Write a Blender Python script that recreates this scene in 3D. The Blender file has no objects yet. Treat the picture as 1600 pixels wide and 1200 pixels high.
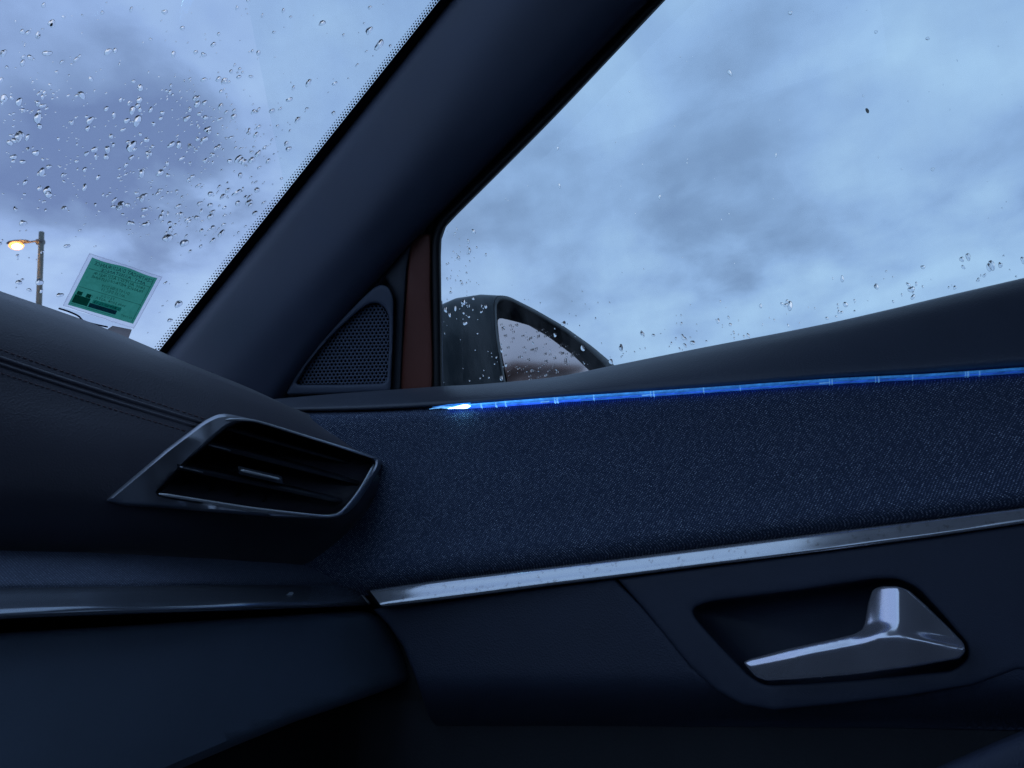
import bpy, math, random
from mathutils import Vector, Matrix, geometry, noise
random.seed(11)
SC = bpy.context.scene
R = math.radians

# ------------------------------------------------------------------ camera
# world axes: +X towards the passenger door, +Y towards the bonnet, +Z up
CAM = Vector((0, 0, 1.15))
YAW, PITCH, ROLL, FOC = R(19.5), R(16.5), R(6.0), 1200.0   # FOC in pixels of a 1600 px wide frame
F = Vector((math.cos(PITCH)*math.cos(YAW), math.cos(PITCH)*math.sin(YAW), math.sin(PITCH)))
r0 = F.cross(Vector((0, 0, 1))).normalized(); u0 = r0.cross(F)
RT = math.cos(ROLL)*r0 - math.sin(ROLL)*u0
UP = math.sin(ROLL)*r0 + math.cos(ROLL)*u0
cd = bpy.data.cameras.new('camera'); co = bpy.data.objects.new('camera', cd)
SC.collection.objects.link(co); SC.camera = co
cd.sensor_width = 36; cd.lens = 36*FOC/1600; cd.clip_start = 0.01; cd.clip_end = 2000
M = Matrix((RT, UP, -F)).transposed().to_4x4(); M.translation = CAM; co.matrix_world = M
cd.dof.use_dof = True; cd.dof.focus_distance = 0.62; cd.dof.aperture_fstop = 24.0

def ray(px, py):
    return (F + RT*((px-800)/FOC) + UP*((600-py)/FOC)).normalized()

# ------------------------------------------------------------------ world: dusk overcast sky
W = bpy.data.worlds.new("World"); SC.world = W; W.use_nodes = True
nt = W.node_tree; nt.nodes.clear()
def N(t, **k):
    n = nt.nodes.new(t)
    for a, b in k.items(): setattr(n, a, b)
    return n
def L(a, b): nt.links.new(a, b)
def mathn(op, a, b=None, c=None):
    n = N('ShaderNodeMath', operation=op)
    for i, v in enumerate((a, b, c)):
        if v is None: continue
        if isinstance(v, (int, float)): n.inputs[i].default_value = v
        else: L(v, n.inputs[i])
    return n.outputs[0]
out = N('ShaderNodeOutputWorld')
SUN_EL, SUN_AZ = R(12), R(60)
sky = N('ShaderNodeTexSky'); sky.sky_type = 'NISHITA'; sky.sun_disc = False
sky.sun_elevation = SUN_EL; sky.sun_rotation = SUN_AZ
bg1 = N('ShaderNodeBackground'); bg1.inputs[1].default_value = 0.06; L(sky.outputs[0], bg1.inputs[0])
tc = N('ShaderNodeTexCoord')
sep = N('ShaderNodeSeparateXYZ'); L(tc.outputs['Generated'], sep.inputs[0])
zc = mathn('MAXIMUM', sep.outputs[2], 0.0)
zz = mathn('ADD', zc, 0.22)
cx = mathn('DIVIDE', sep.outputs[0], zz); cy = mathn('DIVIDE', sep.outputs[1], zz)
cmb = N('ShaderNodeCombineXYZ'); L(cx, cmb.inputs[0]); L(cy, cmb.inputs[1])
n1 = N('ShaderNodeTexNoise'); n1.inputs['Scale'].default_value = 2.4; n1.inputs['Detail'].default_value = 5; n1.inputs['Roughness'].default_value = .5
n1.inputs['Distortion'].default_value = .35
L(cmb.outputs[0], n1.inputs['Vector'])
n2 = N('ShaderNodeTexNoise'); n2.inputs['Scale'].default_value = 6.5; n2.inputs['Detail'].default_value = 5; n2.inputs['Roughness'].default_value = .5
n2.inputs['Distortion'].default_value = .2
L(cmb.outputs[0], n2.inputs['Vector'])
# warp for the big cloud masses so that their rims are ragged
wv = N('ShaderNodeVectorMath', operation='SUBTRACT'); L(n2.outputs['Color'], wv.inputs[0]); wv.inputs[1].default_value = (.5, .5, .5)
ws = N('ShaderNodeVectorMath', operation='SCALE'); L(wv.outputs[0], ws.inputs[0]); ws.inputs['Scale'].default_value = .21
wa = N('ShaderNodeVectorMath', operation='ADD'); L(tc.outputs['Generated'], wa.inputs[0]); L(ws.outputs[0], wa.inputs[1])
acc = mathn('MULTIPLY_ADD', n1.outputs['Fac'], 0.9, -0.45)
acc = mathn('ADD', acc, mathn('MULTIPLY_ADD', n2.outputs['Fac'], 0.52, -0.26))
# cloud masses: direction, angular size (deg), amount (negative = dark)
MASSES = [((10, 190), 3.2, -.30), ((30, 235), 4, -.38), ((130, 245), 4.5, -.48), ((185, 190), 3.6, -.34), ((230, 250), 4.5, -.48), ((300, 195), 4, -.40), ((330, 255), 4, -.36), ((60, 285), 3.5, -.30), ((190, 300), 4, -.28), ((430, 285), 3.5, -.22),
          ((-140, 240), 5, -.2), ((5, 70), 4, -.20), ((40, 370), 3, -.12), ((105, 160), 3, .14), ((300, 70), 7, .18), ((560, 120), 6, .06), ((60, 420), 5, .22), ((320, 440), 6, .2), ((20, 320), 3.5, .24), ((30, 130), 2.5, .1),
          ((1050, 400), 5, -.20), ((1180, 320), 5, -.22), ((880, 400), 5, -.16), ((1240, 345), 4, -.16), ((1250, 130), 4, -.20), ((1480, 310), 5, -.14), ((800, 300), 4, -.12), ((1100, 225), 4, -.10),
          ((900, 170), 4, .14), ((1000, 90), 5, .08), ((1500, 420), 4, .22), ((1580, 350), 3, .14), ((1150, 500), 4, .20), ((980, 510), 4, .22), ((1320, 440), 4, .16), ((1450, 60), 5, .06), ((1300, 230), 4, .06), ((720, 330), 4, -.06)]
for (p, sz, am) in MASSES:
    d = ray(*p)
    sub = N('ShaderNodeVectorMath', operation='DISTANCE'); L(wa.outputs[0], sub.inputs[0]); sub.inputs[1].default_value = d
    q = mathn('DIVIDE', sub.outputs['Value'], R(sz)); q = mathn('MULTIPLY', q, q)
    g = mathn('POWER', 2.718, mathn('MULTIPLY', q, -.6))
    acc = mathn('MULTIPLY_ADD', g, am*(.44 if am < 0 and p[0] < 500 else .68), acc)
fac = mathn('ADD', acc, .68)
cr = N('ShaderNodeValToRGB'); L(fac, cr.inputs[0])
el = cr.color_ramp.elements
el[0].position = .20; el[0].color = (.170, .262, .50, 1)
el[1].position = .90; el[1].color = (.46, .67, .98, 1)
e = el.new(.44); e.color = (.240, .368, .63, 1)
e = el.new(.62); e.color = (.335, .505, .84, 1)
# lavender cast towards the bonnet side, cleaner blue out of the side window
dt = N('ShaderNodeVectorMath', operation='DOT_PRODUCT'); L(tc.outputs['Generated'], dt.inputs[0]); dt.inputs[1].default_value = (0, 1, 0)
tf = mathn('MULTIPLY_ADD', dt.outputs['Value'], 1.6, -.35)
mr = N('ShaderNodeMix', data_type='RGBA', clamp_factor=True); mr.blend_type = 'MIX'
L(tf, mr.inputs[0]); mr.inputs[6].default_value = (.92, .975, .975, 1); mr.inputs[7].default_value = (1.03, .99, 1.03, 1)
ml = N('ShaderNodeMix', data_type='RGBA'); ml.blend_type = 'MULTIPLY'; ml.inputs[0].default_value = 1
L(cr.outputs[0], ml.inputs[6]); L(mr.outputs[2], ml.inputs[7])
bg2 = N('ShaderNodeBackground'); bg2.inputs[1].default_value = 1.0; L(ml.outputs[2], bg2.inputs[0])
mx = N('ShaderNodeMixShader'); mx.inputs[0].default_value = .94
L(bg1.outputs[0], mx.inputs[1]); L(bg2.outputs[0], mx.inputs[2]); L(mx.outputs[0], out.inputs[0])

sl = bpy.data.lights.new('sun', 'SUN'); sl.energy = .12; sl.angle = R(40); sl.color = (1, .95, .9)
so = bpy.data.objects.new('sun', sl); SC.collection.objects.link(so)
sd = Vector((math.sin(SUN_AZ)*math.cos(SUN_EL), math.cos(SUN_AZ)*math.cos(SUN_EL), math.sin(SUN_EL)))
so.rotation_euler = sd.to_track_quat('Z', 'Y').to_euler()

SC.view_settings.view_transform = 'Standard'; SC.view_settings.look = 'None'
SC.view_settings.exposure = 0; SC.view_settings.gamma = 1; SC.view_settings.use_curve_mapping = False
SC.render.engine = 'CYCLES'
SC.cycles.use_denoising = True; SC.cycles.denoiser = 'OPENIMAGEDENOISE'; SC.cycles.denoising_prefilter = 'NONE'; SC.cycles.denoising_input_passes = 'RGB_ALBEDO_NORMAL'
SC.cycles.max_bounces = 10; SC.cycles.transparent_max_bounces = 16; SC.cycles.transmission_bounces = 8
SC.cycles.caustics_refractive = False; SC.cycles.caustics_reflective = False
SC.cycles.sample_clamp_indirect = 3

# ------------------------------------------------------------------ helpers
TILT, ZB = .30, CAM.z + .20        # the glass leans inwards above the belt line

def hit(px, py, p0, n):
    d = ray(px, py); n = Vector(n)
    return CAM + d*((Vector(p0)-CAM).dot(n)/d.dot(n))
def PX(px, py, X): return hit(px, py, (X, 0, 0), (1, 0, 0))
def PT(px, py, X): return hit(px, py, (X, 0, ZB), (1, 0, TILT))
def PY(px, py, Y): return hit(px, py, (0, Y, 0), (0, 1, 0))

def crom(pts, n, closed=False):
    """even resample of a polyline through a Catmull-Rom curve (any dimension)"""
    P = [Vector(p) for p in pts]; m = len(P)
    dense = []
    segs = m if closed else m-1
    for i in range(segs):
        if closed: a, b, c, d = P[(i-1) % m], P[i], P[(i+1) % m], P[(i+2) % m]
        else: a, b, c, d = P[max(i-1, 0)], P[i], P[i+1], P[min(i+2, m-1)]
        # centripetal-like damping: limit tangents on uneven spacing
        l = (c-b).length
        t1 = (c-a); t2 = (d-b)
        if t1.length > 1e-9: t1 = t1.normalized()*l*min(1, (c-a).length/(2*l+1e-9))
        if t2.length > 1e-9: t2 = t2.normalized()*l*min(1, (d-b).length/(2*l+1e-9))
        for k in range(12):
            t = k/12; t_2, t_3 = t*t, t*t*t
            dense.append(b*(2*t_3-3*t_2+1) + t1*(t_3-2*t_2+t) + c*(-2*t_3+3*t_2) + t2*(t_3-t_2))
    if not closed: dense.append(P[-1])
    else: dense.append(P[0])
    cum = [0]
    for i in range(1, len(dense)): cum.append(cum[-1]+(dense[i]-dense[i-1]).length)
    tot = cum[-1]; res = []; j = 0
    cnt = n if closed else n
    for k in range(cnt):
        s = tot*k/(cnt if closed else cnt-1)
        while j < len(cum)-2 and cum[j+1] < s: j += 1
        w = (s-cum[j])/max(cum[j+1]-cum[j], 1e-9)
        res.append(dense[j].lerp(dense[j+1], min(max(w, 0), 1)))
    return res

def mkmesh(name, verts, faces, mat, parent=None, smooth=True, loc=None, props=None):
    org = Vector((0, 0, 0))
    if parent is not None: org = Vector(parent['_org'])
    elif loc is not None: org = Vector(loc)
    me = bpy.data.meshes.new(name)
    me.from_pydata([tuple(Vector(v)-org) for v in verts], [], faces)
    me.validate(); me.update()
    if smooth:
        for p in me.polygons: p.use_smooth = True
    me.materials.append(mat)
    o = bpy.data.objects.new(name, me); SC.collection.objects.link(o)
    if parent is not None: o.parent = parent
    else: o.location = org
    o['_org'] = tuple(org)
    if props:
        for k, v in props.items(): o[k] = v
    return o

def thing(name, loc, label, cat, group=None):
    o = bpy.data.objects.new(name, None); SC.collection.objects.link(o); o.location = loc
    o.empty_display_size = .05
    o['label'] = label; o['category'] = cat; o['_org'] = tuple(loc)
    if group: o['group'] = group
    return o

def loft(name, rows, mat, parent, n=60, m=4, smooth=True, autosharp=None):
    """skin through rows of 3-D polylines; m subdivisions between rows"""
    RR = [crom(r, n) for r in rows]
    cols = []
    for j in range(n):
        col = [r[j] for r in RR]
        cols.append(crom(col, (len(rows)-1)*m+1) if m > 1 else col)
    k = len(cols[0]); verts = [v for c in cols for v in c]
    faces = [(j*k+i, (j+1)*k+i, (j+1)*k+i+1, j*k+i+1) for j in range(n-1) for i in range(k-1)]
    return mkmesh(name, verts, faces, mat, parent, smooth)

def inside(p, poly):
    x, y = p[0], p[1]; c = False; j = len(poly)-1
    for i in range(len(poly)):
        xi, yi = poly[i][0], poly[i][1]; xj, yj = poly[j][0], poly[j][1]
        if (yi > y) != (yj > y) and x < (xj-xi)*(y-yi)/(yj-yi)+xi: c = not c
        j = i
    return c
def edist(p, poly):
    best = 1e9; p = Vector((p[0], p[1]))
    for i in range(len(poly)):
        a = Vector(poly[i][:2]); b = Vector(poly[(i+1) % len(poly)][:2]); ab = b-a
        l2 = ab.length_squared
        t = 0 if l2 < 1e-12 else max(0, min(1, (p-a).dot(ab)/l2))
        best = min(best, (a+ab*t-p).length)
    return best

def relief(name, outline, place, mat, parent, holes=(), step=10, rnd=0, depth=.004, skirt=.01, fn=None, smooth=True):
    """plate with real thickness. outline, holes: 2-D loops on the surface; place(x, y, d): point d metres behind the face.
    rnd: rounding width, depth: how far the rounded rim falls back, fn(x, y): extra depth"""
    def dense(lp):
        o_ = []; ms_ = max(min(rnd if rnd else step, step*.7), 2.2)
        for i in range(len(lp)):
            a, b = Vector(lp[i][:2]), Vector(lp[(i+1) % len(lp)][:2]); q = max(1, int((b-a).length/ms_+.5))
            o_ += [a.lerp(b, k_/q) for k_ in range(q)]
        return o_
    loops = [dense(outline)] + [dense(h) for h in holes]
    pts, edges = [], []
    for lp in loops:
        s = len(pts); pts += [Vector(p[:2]) for p in lp]
        edges += [(s+i, s+(i+1) % len(lp)) for i in range(len(lp))]
    nb = len(pts)
    def ok(p): return inside(p, loops[0]) and not any(inside(p, h) for h in loops[1:])
    def dmin(p): return min(edist(p, lp) for lp in loops)
    if rnd:
        for lp in loops:
            q = len(lp)
            for i in range(q):
                a, b = Vector(lp[i-1][:2]), Vector(lp[(i+1) % q][:2]); t = (b-a)
                if t.length < 1e-9: continue
                nn = Vector((-t.y, t.x)).normalized()
                for w in (.12, .4, 1.0):
                    for sg in (1, -1):
                        p = Vector(lp[i][:2])+nn*sg*w*rnd
                        if ok(p) and dmin(p) > w*rnd*.8: pts.append(p)
    xs = [p.x for p in pts[:nb]]; ys = [p.y for p in pts[:nb]]
    y = min(ys)+step/2; row = 0
    while y < max(ys):
        x = min(xs)+step*(.5 if row % 2 else .25)
        while x < max(xs):
            p = Vector((x, y))
            if ok(p) and dmin(p) > max(rnd*1.2, step*.3): pts.append(p)
            x += step
        y += step*.87; row += 1
    rv, _, rf, ov, _, _ = geometry.delaunay_2d_cdt(pts, edges, [], 0, 1e-7)
    verts = []
    for p in rv:
        d = fn(p.x, p.y) if fn else 0
        if rnd:
            e = dmin(p)
            if e < rnd:
                t = 1-e/rnd; d += depth*(1-math.sqrt(max(0, 1-t*t)))
        verts.append(place(p.x, p.y, d))
    faces = []
    for f in rf:
        c = Vector((0, 0))
        for i in f: c += rv[i]
        c /= len(f)
        if ok(c): faces.append(tuple(f))
    if skirt:
        cnt = {}
        for f in faces:
            for i in range(len(f)):
                a, b = f[i], f[(i+1) % len(f)]; cnt.setdefault((min(a, b), max(a, b)), []).append((a, b))
        mp = {}
        for k, v in cnt.items():
            if len(v) == 1:
                a, b = v[0]
                for w in (a, b):
                    if w not in mp:
                        mp[w] = len(verts); p = rv[w]
                        verts.append(place(p.x, p.y, skirt+(fn(p.x, p.y) if fn else 0)+(depth if rnd else 0)))
                faces.append((b, a, mp[a], mp[b]))
    o = mkmesh(name, verts, faces, mat, parent, smooth)
    if smooth: sharp(o, 40)
    return o

def sharp(o, deg=35):
    me = o.data
    bm = __import__('bmesh').new(); bm.from_mesh(me)
    __import__('bmesh').ops.recalc_face_normals(bm, faces=bm.faces)
    for e in bm.edges:
        if len(e.link_faces) == 2:
            if e.link_faces[0].normal.angle(e.link_faces[1].normal, 0) > R(deg): e.smooth = False
    bm.to_mesh(me); bm.free()

def tube(pts, rad, sides=8, caps=True, sq=1.0):
    """verts, faces of a tube; rad number or list"""
    P = [Vector(p) for p in pts]; V, Fc = [], []
    for i, p in enumerate(P):
        t = (P[min(i+1, len(P)-1)]-P[max(i-1, 0)]).normalized()
        a = t.cross(Vector((0, 0, 1)));
        if a.length < .05: a = t.cross(Vector((1, 0, 0)))
        a.normalize(); b = a.cross(t)
        rr = rad[i] if isinstance(rad, (list, tuple)) else rad
        for k in range(sides):
            w = 2*math.pi*k/sides
            V.append(p+a*math.cos(w)*rr+b*math.sin(w)*rr*sq)
    for i in range(len(P)-1):
        for k in range(sides):
            Fc.append((i*sides+k, i*sides+(k+1) % sides, (i+1)*sides+(k+1) % sides, (i+1)*sides+k))
    if caps:
        Fc.append(tuple(range(sides))[::-1]); Fc.append(tuple((len(P)-1)*sides+k for k in range(sides)))
    return V, Fc

# ------------------------------------------------------------------ materials
def mat(name):
    m = bpy.data.materials.new(name); m.use_nodes = True
    global nt
    nt = m.node_tree
    b = nt.nodes['Principled BSDF']; return m, b
def setp(b, **k):
    for a, v in k.items():
        a = {'base': 'Base Color', 'rough': 'Roughness', 'metal': 'Metallic', 'spec': 'Specular IOR Level', 'coat': 'Coat Weight',
             'coatr': 'Coat Roughness', 'sheen': 'Sheen Weight', 'sheenr': 'Sheen Roughness', 'sheent': 'Sheen Tint', 'trans': 'Transmission Weight', 'ior': 'IOR'}[a]
        if a in ('Base Color', 'Sheen Tint'): v = (*v, 1)
        b.inputs[a].default_value = v
def geo_pos():
    g = N('ShaderNodeNewGeometry'); return g.outputs['Position']
def noise_tex(scale, detail=3, rough=.5, vec=None):
    n = N('ShaderNodeTexNoise'); n.inputs['Scale'].default_value = scale; n.inputs['Detail'].default_value = detail; n.inputs['Roughness'].default_value = rough
    L(vec if vec is not None else geo_pos(), n.inputs['Vector']); return n
def bump(b, h, strength, dist):
    bp = N('ShaderNodeBump'); bp.inputs['Strength'].default_value = strength; bp.inputs['Distance'].default_value = dist
    L(h, bp.inputs['Height']); L(bp.outputs[0], b.inputs['Normal'])
def ramp(fac, stops):
    c = N('ShaderNodeValToRGB'); L(fac, c.inputs[0]); el = c.color_ramp.elements
    while len(el) < len(stops): el.new(.5)
    for e_, (p, col) in zip(el, stops): e_.position = p; e_.color = (*col, 1)
    return c.outputs[0]

def grained(name, col, rough, grain=900, bstr=.5, bdist=.0004, spec=.4, **kw):
    m, b = mat(name); setp(b, base=col, rough=rough, spec=spec, **kw)
    v = N('ShaderNodeTexVoronoi'); v.inputs['Scale'].default_value = grain; v.feature = 'F1'
    L(geo_pos(), v.inputs['Vector'])
    n = noise_tex(7, 4, .6)
    L(ramp(n.outputs['Fac'], [(.3, tuple(c*.82 for c in col)), (.7, tuple(c*1.15 for c in col))]), b.inputs['Base Color'])
    rr = N('ShaderNodeMapRange'); L(n.outputs['Fac'], rr.inputs[0]); rr.inputs[1].default_value = .3; rr.inputs[2].default_value = .7
    rr.inputs[3].default_value = rough*.9; rr.inputs[4].default_value = min(1, rough*1.1); L(rr.outputs[0], b.inputs['Roughness'])
    bump(b, v.outputs['Distance'], bstr, bdist)
    return m

M_LEATHER = grained('soft_grained_dash_skin', (.047, .044, .066), .42, 900, .3, spec=.8, sheen=.25)  # interior skins and plastics: blue dusk cast put into the base colours
M_SILL = grained('soft_grained_sill_skin', (.040, .049, .074), .44, 900, .35, spec=.55, sheen=.1)
M_LOWER = grained('grained_door_plastic', (.040, .050, .084), .6, 1000)
M_PLAIN = grained('matt_dark_plastic', (.038, .047, .078), .55, 1600, .2)
M_GLOVE = grained('matt_glovebox_plastic', (.12, .155, .215), .6, 1300, .3)
M_PILLAR = grained('pillar_trim_plastic', (.044, .055, .095), .55, 1200, .25, .0002, sheen=.15)
M_SAIL = grained('speaker_frame_plastic', (.075, .092, .135), .5, 1800, .2)
M_GRILLE = grained('speaker_grille_plastic', (.11, .135, .195), .5, 2000, .1)
M_RED = grained('dark_red_trim', (.19, .058, .040), .5, 1500, .2)
M_POST = grained('dark_post_plastic', (.055, .060, .075), .55, 1500, .2)
M_RUB = grained('black_rubber', (.018, .019, .022), .6, 1500, .2)
M_BAND = grained('grey_seal_lip', (.42, .44, .52), .55, 1500, .2)
M_CARPET_SHADE = grained('carpet_and_pocket_shade', (.035, .037, .044), .95, 600, .6)  # floor carpet; its dark tone also serves as shade in the door pocket
M_VOID, b = mat('black_cavity'); setp(b, base=(.008, .008, .01), rough=.8)

def fabric(name, dark, light, sc=1.0):
    m, b = mat(name); setp(b, rough=.85, spec=.25, sheen=.25, sheenr=.4, sheent=(.55, .65, 1))
    pos = geo_pos(); s = N('ShaderNodeSeparateXYZ'); L(pos, s.inputs[0])
    # twill: two thread families running along the panel and up it
    h = mathn('ADD', s.outputs[1], mathn('MULTIPLY', s.outputs[0], -1.0)); v = s.outputs[2]
    wob = noise_tex(25, 2); wb = mathn('MULTIPLY', wob.outputs['Fac'], 1.5)
    k = 2*math.pi/(.0021*sc)
    a = mathn('SINE', mathn('ADD', mathn('MULTIPLY', mathn('ADD', h, v), k*.8), wb))
    c = mathn('SINE', mathn('ADD', mathn('MULTIPLY', mathn('SUBTRACT', mathn('MULTIPLY', h, .8), mathn('MULTIPLY', v, 1.1)), k*.9), wb))
    tw = mathn('MULTIPLY', mathn('MULTIPLY_ADD', a, .5, .5), mathn('MULTIPLY_ADD', c, .5, .5))
    st = N('ShaderNodeMapping'); st.inputs['Scale'].default_value = (400/sc, 400/sc, 1000/sc); L(pos, st.inputs[0])
    fl = noise_tex(1, 2, .6, st.outputs[0])
    big = noise_tex(240/sc, 3, .7)
    f = mathn('MULTIPLY', tw, mathn('MULTIPLY_ADD', fl.outputs['Fac'], 3.4, -1.15))
    f = mathn('MULTIPLY', f, mathn('MULTIPLY_ADD', big.outputs['Fac'], 1.9, -.02))
    f = mathn('MAXIMUM', mathn('MINIMUM', f, 1.0), 0.0)
    L(ramp(f, [(0, dark), (.25, tuple(x*1.7 for x in dark)), (1, light)]), b.inputs['Base Color'])
    bump(b, mathn('ADD', tw, mathn('MULTIPLY', fl.outputs['Fac'], .8)), .7, .0005)
    return m
M_FABRIC = fabric('woven_door_fabric', (.034, .051, .094), (.74, .82, .98), .70)  # charcoal cloth; the blue ambient light is put into its navy base
M_DFAB = fabric('woven_dash_fabric', (.075, .09, .13), (.34, .38, .46), .7)

M_CHROME, b = mat('satin_chrome'); setp(b, base=(.72, .72, .76), rough=.2, metal=.74)
n = noise_tex(40, 4, .7); rr = N('ShaderNodeMapRange'); L(n.outputs['Fac'], rr.inputs[0]); rr.inputs[3].default_value = .06; rr.inputs[4].default_value = .26; L(rr.outputs[0], b.inputs['Roughness'])
n = noise_tex(220, 3, .7); L(ramp(n.outputs['Fac'], [(.30, (.50, .48, .50)), (.42, (.74, .74, .78)), (1, (.78, .78, .82))]), b.inputs['Base Color'])
M_HANDLE, b = mat('polished_handle_metal'); setp(b, base=(.84, .82, .90), rough=.2, metal=.8)
n = noise_tex(50, 4, .6); rr = N('ShaderNodeMapRange'); L(n.outputs['Fac'], rr.inputs[0]); rr.inputs[3].default_value = .14; rr.inputs[4].default_value = .26; L(rr.outputs[0], b.inputs['Roughness'])
M_SATIN, b = mat('satin_grey_bezel'); setp(b, base=(.46, .47, .52), rough=.38, metal=.85)
n = noise_tex(500, 2); bump(b, n.outputs['Fac'], .15, .0003)
M_GLOSS, b = mat('gloss_dark_trim'); setp(b, base=(.26, .29, .35), rough=.2, metal=.65, spec=.9, coat=.8, coatr=.08)
n = noise_tex(9, 4, .6); rr = N('ShaderNodeMapRange'); L(n.outputs['Fac'], rr.inputs[0]); rr.inputs[3].default_value = .14; rr.inputs[4].default_value = .34; L(rr.outputs[0], b.inputs['Roughness'])
M_SLAT, b = mat('gloss_black_slat'); setp(b, base=(.035, .040, .052), rough=.3, spec=.5)
M_BRIGHT, b = mat('bright_chrome_edge'); setp(b, base=(.88, .89, .92), rough=.35, metal=.6)
M_THREAD, b = mat('stitch_thread'); setp(b, base=(.20, .13, .14), rough=.8)

def glassmat(name, tint, refl=1.0):
    m, b = mat(name); nt.nodes.remove(b); o = nt.nodes['Material Output']
    t = N('ShaderNodeBsdfTransparent'); t.inputs[0].default_value = (*tint, 1)
    g = N('ShaderNodeBsdfGlossy'); g.inputs['Roughness'].default_value = .02; g.inputs[0].default_value = (refl, refl, refl, 1)
    fr = N('ShaderNodeFresnel'); fr.inputs[0].default_value = 1.45
    mxs = N('ShaderNodeMixShader'); L(fr.outputs[0], mxs.inputs[0]); L(t.outputs[0], mxs.inputs[1]); L(g.outputs[0], mxs.inputs[2])
    # faint film of dirt that scatters a little light
    d = N('ShaderNodeBsdfTranslucent'); d.inputs[0].default_value = (.8, .8, .8, 1)
    mp = N('ShaderNodeMapping'); mp.inputs['Scale'].default_value = (8, 8, 1.2); L(geo_pos(), mp.inputs[0])
    n = noise_tex(5, 4, .65, mp.outputs[0])
    f = mathn('MAXIMUM', mathn('MULTIPLY_ADD', n.outputs['Fac'], .25, -.09), 0.004)
    m2 = N('ShaderNodeMixShader'); L(f, m2.inputs[0]); L(mxs.outputs[0], m2.inputs[1]); L(d.outputs[0], m2.inputs[2])
    L(m2.outputs[0], o.inputs[0]); return m
M_WS = glassmat('windscreen_glass', (.97, .97, .98)); M_PANE = glassmat('side_window_glass', (.93, .97, .97))
M_WATER, b = mat('rain_water'); nt.nodes.remove(b)
g = N('ShaderNodeBsdfGlass'); g.inputs['IOR'].default_value = 1.33; g.inputs['Roughness'].default_value = 0
L(g.outputs[0], nt.nodes['Material Output'].inputs[0])
M_FRIT, b = mat('black_ceramic_print'); setp(b, base=(.012, .012, .014), rough=.5)
M_MIRROR, b = mat('side_mirror_silver'); setp(b, base=(.76, .60, .56), rough=.06, metal=1)
M_HOUS, b = mat('black_mirror_housing'); setp(b, base=(.030, .042, .050), rough=.35, spec=.5)
n = noise_tex(30, 3); L(ramp(n.outputs['Fac'], [(.3, (.024, .036, .044)), (.7, (.038, .052, .060))]), b.inputs['Base Color'])
M_RIM, b = mat('grey_mirror_rim'); setp(b, base=(.055, .065, .070), rough=.3)

# ------------------------------------------------------------------ outside: ground and street lamp
M_GROUND, b = mat('asphalt'); setp(b, rough=.8)
n = noise_tex(3, 6, .7); L(ramp(n.outputs['Fac'], [(.3, (.035, .037, .04)), (.7, (.07, .072, .075))]), b.inputs['Base Color'])
mkmesh('ground', [(-600, -600, -.02), (600, -600, -.02), (600, 600, -.02), (-600, 600, -.02)], [(0, 1, 2, 3)], M_GROUND, props={'kind': 'structure'})

def at_height(px, py, z): return hit(px, py, (0, 0, z), (0, 0, 1))
top = at_height(65, 363, 6.4); dist = (top-CAM).length
side = lambda px, py: hit(px, py, top, (F.x, F.y, 0))
M_POLE, b = mat('weathered_pole'); setp(b, rough=.8)
n = noise_tex(12, 5, .7); L(ramp(n.outputs['Fac'], [(.3, (.10, .10, .075)), (.7, (.17, .165, .13))]), b.inputs['Base Color'])
M_ARM, b = mat('lamp_metal'); setp(b, base=(.10, .085, .075), rough=.5, metal=.3)
M_LAMP, b = mat('sodium_lamp_glow'); setp(b, base=(.9, .5, .2), rough=.3)
b.inputs['Emission Color'].default_value = (1, .38, .07, 1); b.inputs['Emission Strength'].default_value = 2.2
M_BULB, b = mat('sodium_bulb'); b.inputs['Emission Color'].default_value = (1, .55, .2, 1); b.inputs['Emission Strength'].default_value = 60
lamp = thing('street_lamp', (top.x, top.y, -.02), 'lit orange street lamp on a grey pole beyond the windscreen', 'street lamp')
u = dist/FOC
low = side(61, 470); lean = (low-top)/(top.z-low.z)
foot = top+lean*(top.z+.02)
V, Fc = tube([foot, top.lerp(foot, .5), top], [5.0*u, 4.0*u, 3.2*u], 14); mkmesh('pole', V, Fc, M_POLE, lamp); 
a0, a1 = side(66, 376), side(40, 379)
V, Fc = tube([a0, a0.lerp(a1, .3)+Vector((0, 0, .4*u)), a1], [1.3*u, 1.1*u, 1.5*u], 8); mkmesh('arm', V, Fc, M_ARM, lamp)
V, Fc = tube([side(68, 378), side(58, 378)], [4.0*u, 3.9*u], 10); mkmesh('bracket', V, Fc, M_ARM, lamp)
h0, h1 = side(45, 379), side(10, 383)
hd = [h0.lerp(h1, t) for t in (0, .12, .3, .6, .85, 1)]
V, Fc = tube(hd, [1.2*u, 3.2*u, 4.4*u, 5.0*u, 4.0*u, 1*u], 14, sq=.55); V = [v+Vector((0, 0, 2.6*u)) if False else v for v in V]
head = mkmesh('lamp_head', [v+Vector((0, 0, 2.4*u)) for v in V], Fc, M_ARM, lamp)
hl = [side(37-i*4.6, 382+i*.25) for i in range(6)]
V, Fc = tube(hl, [1.5*u, 5.5*u, 7.0*u, 7.0*u, 5.5*u, 1.5*u], 16, sq=.75)
mkmesh('lamp_bowl', [v-Vector((0, 0, 1.2*u)) for v in V], Fc, M_LAMP, head)
hb = [side(34-i*3.6, 383.2+i*.25)+(CAM-h0).normalized()*.16 for i in range(5)]
V, Fc = tube(hb, [1.2*u, 3.4*u, 4.3*u, 3.6*u, 1.2*u], 12, sq=.7)
mkmesh('bulb', [v-Vector((0, 0, 1.4*u)) for v in V], Fc, M_BULB, head)

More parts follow.
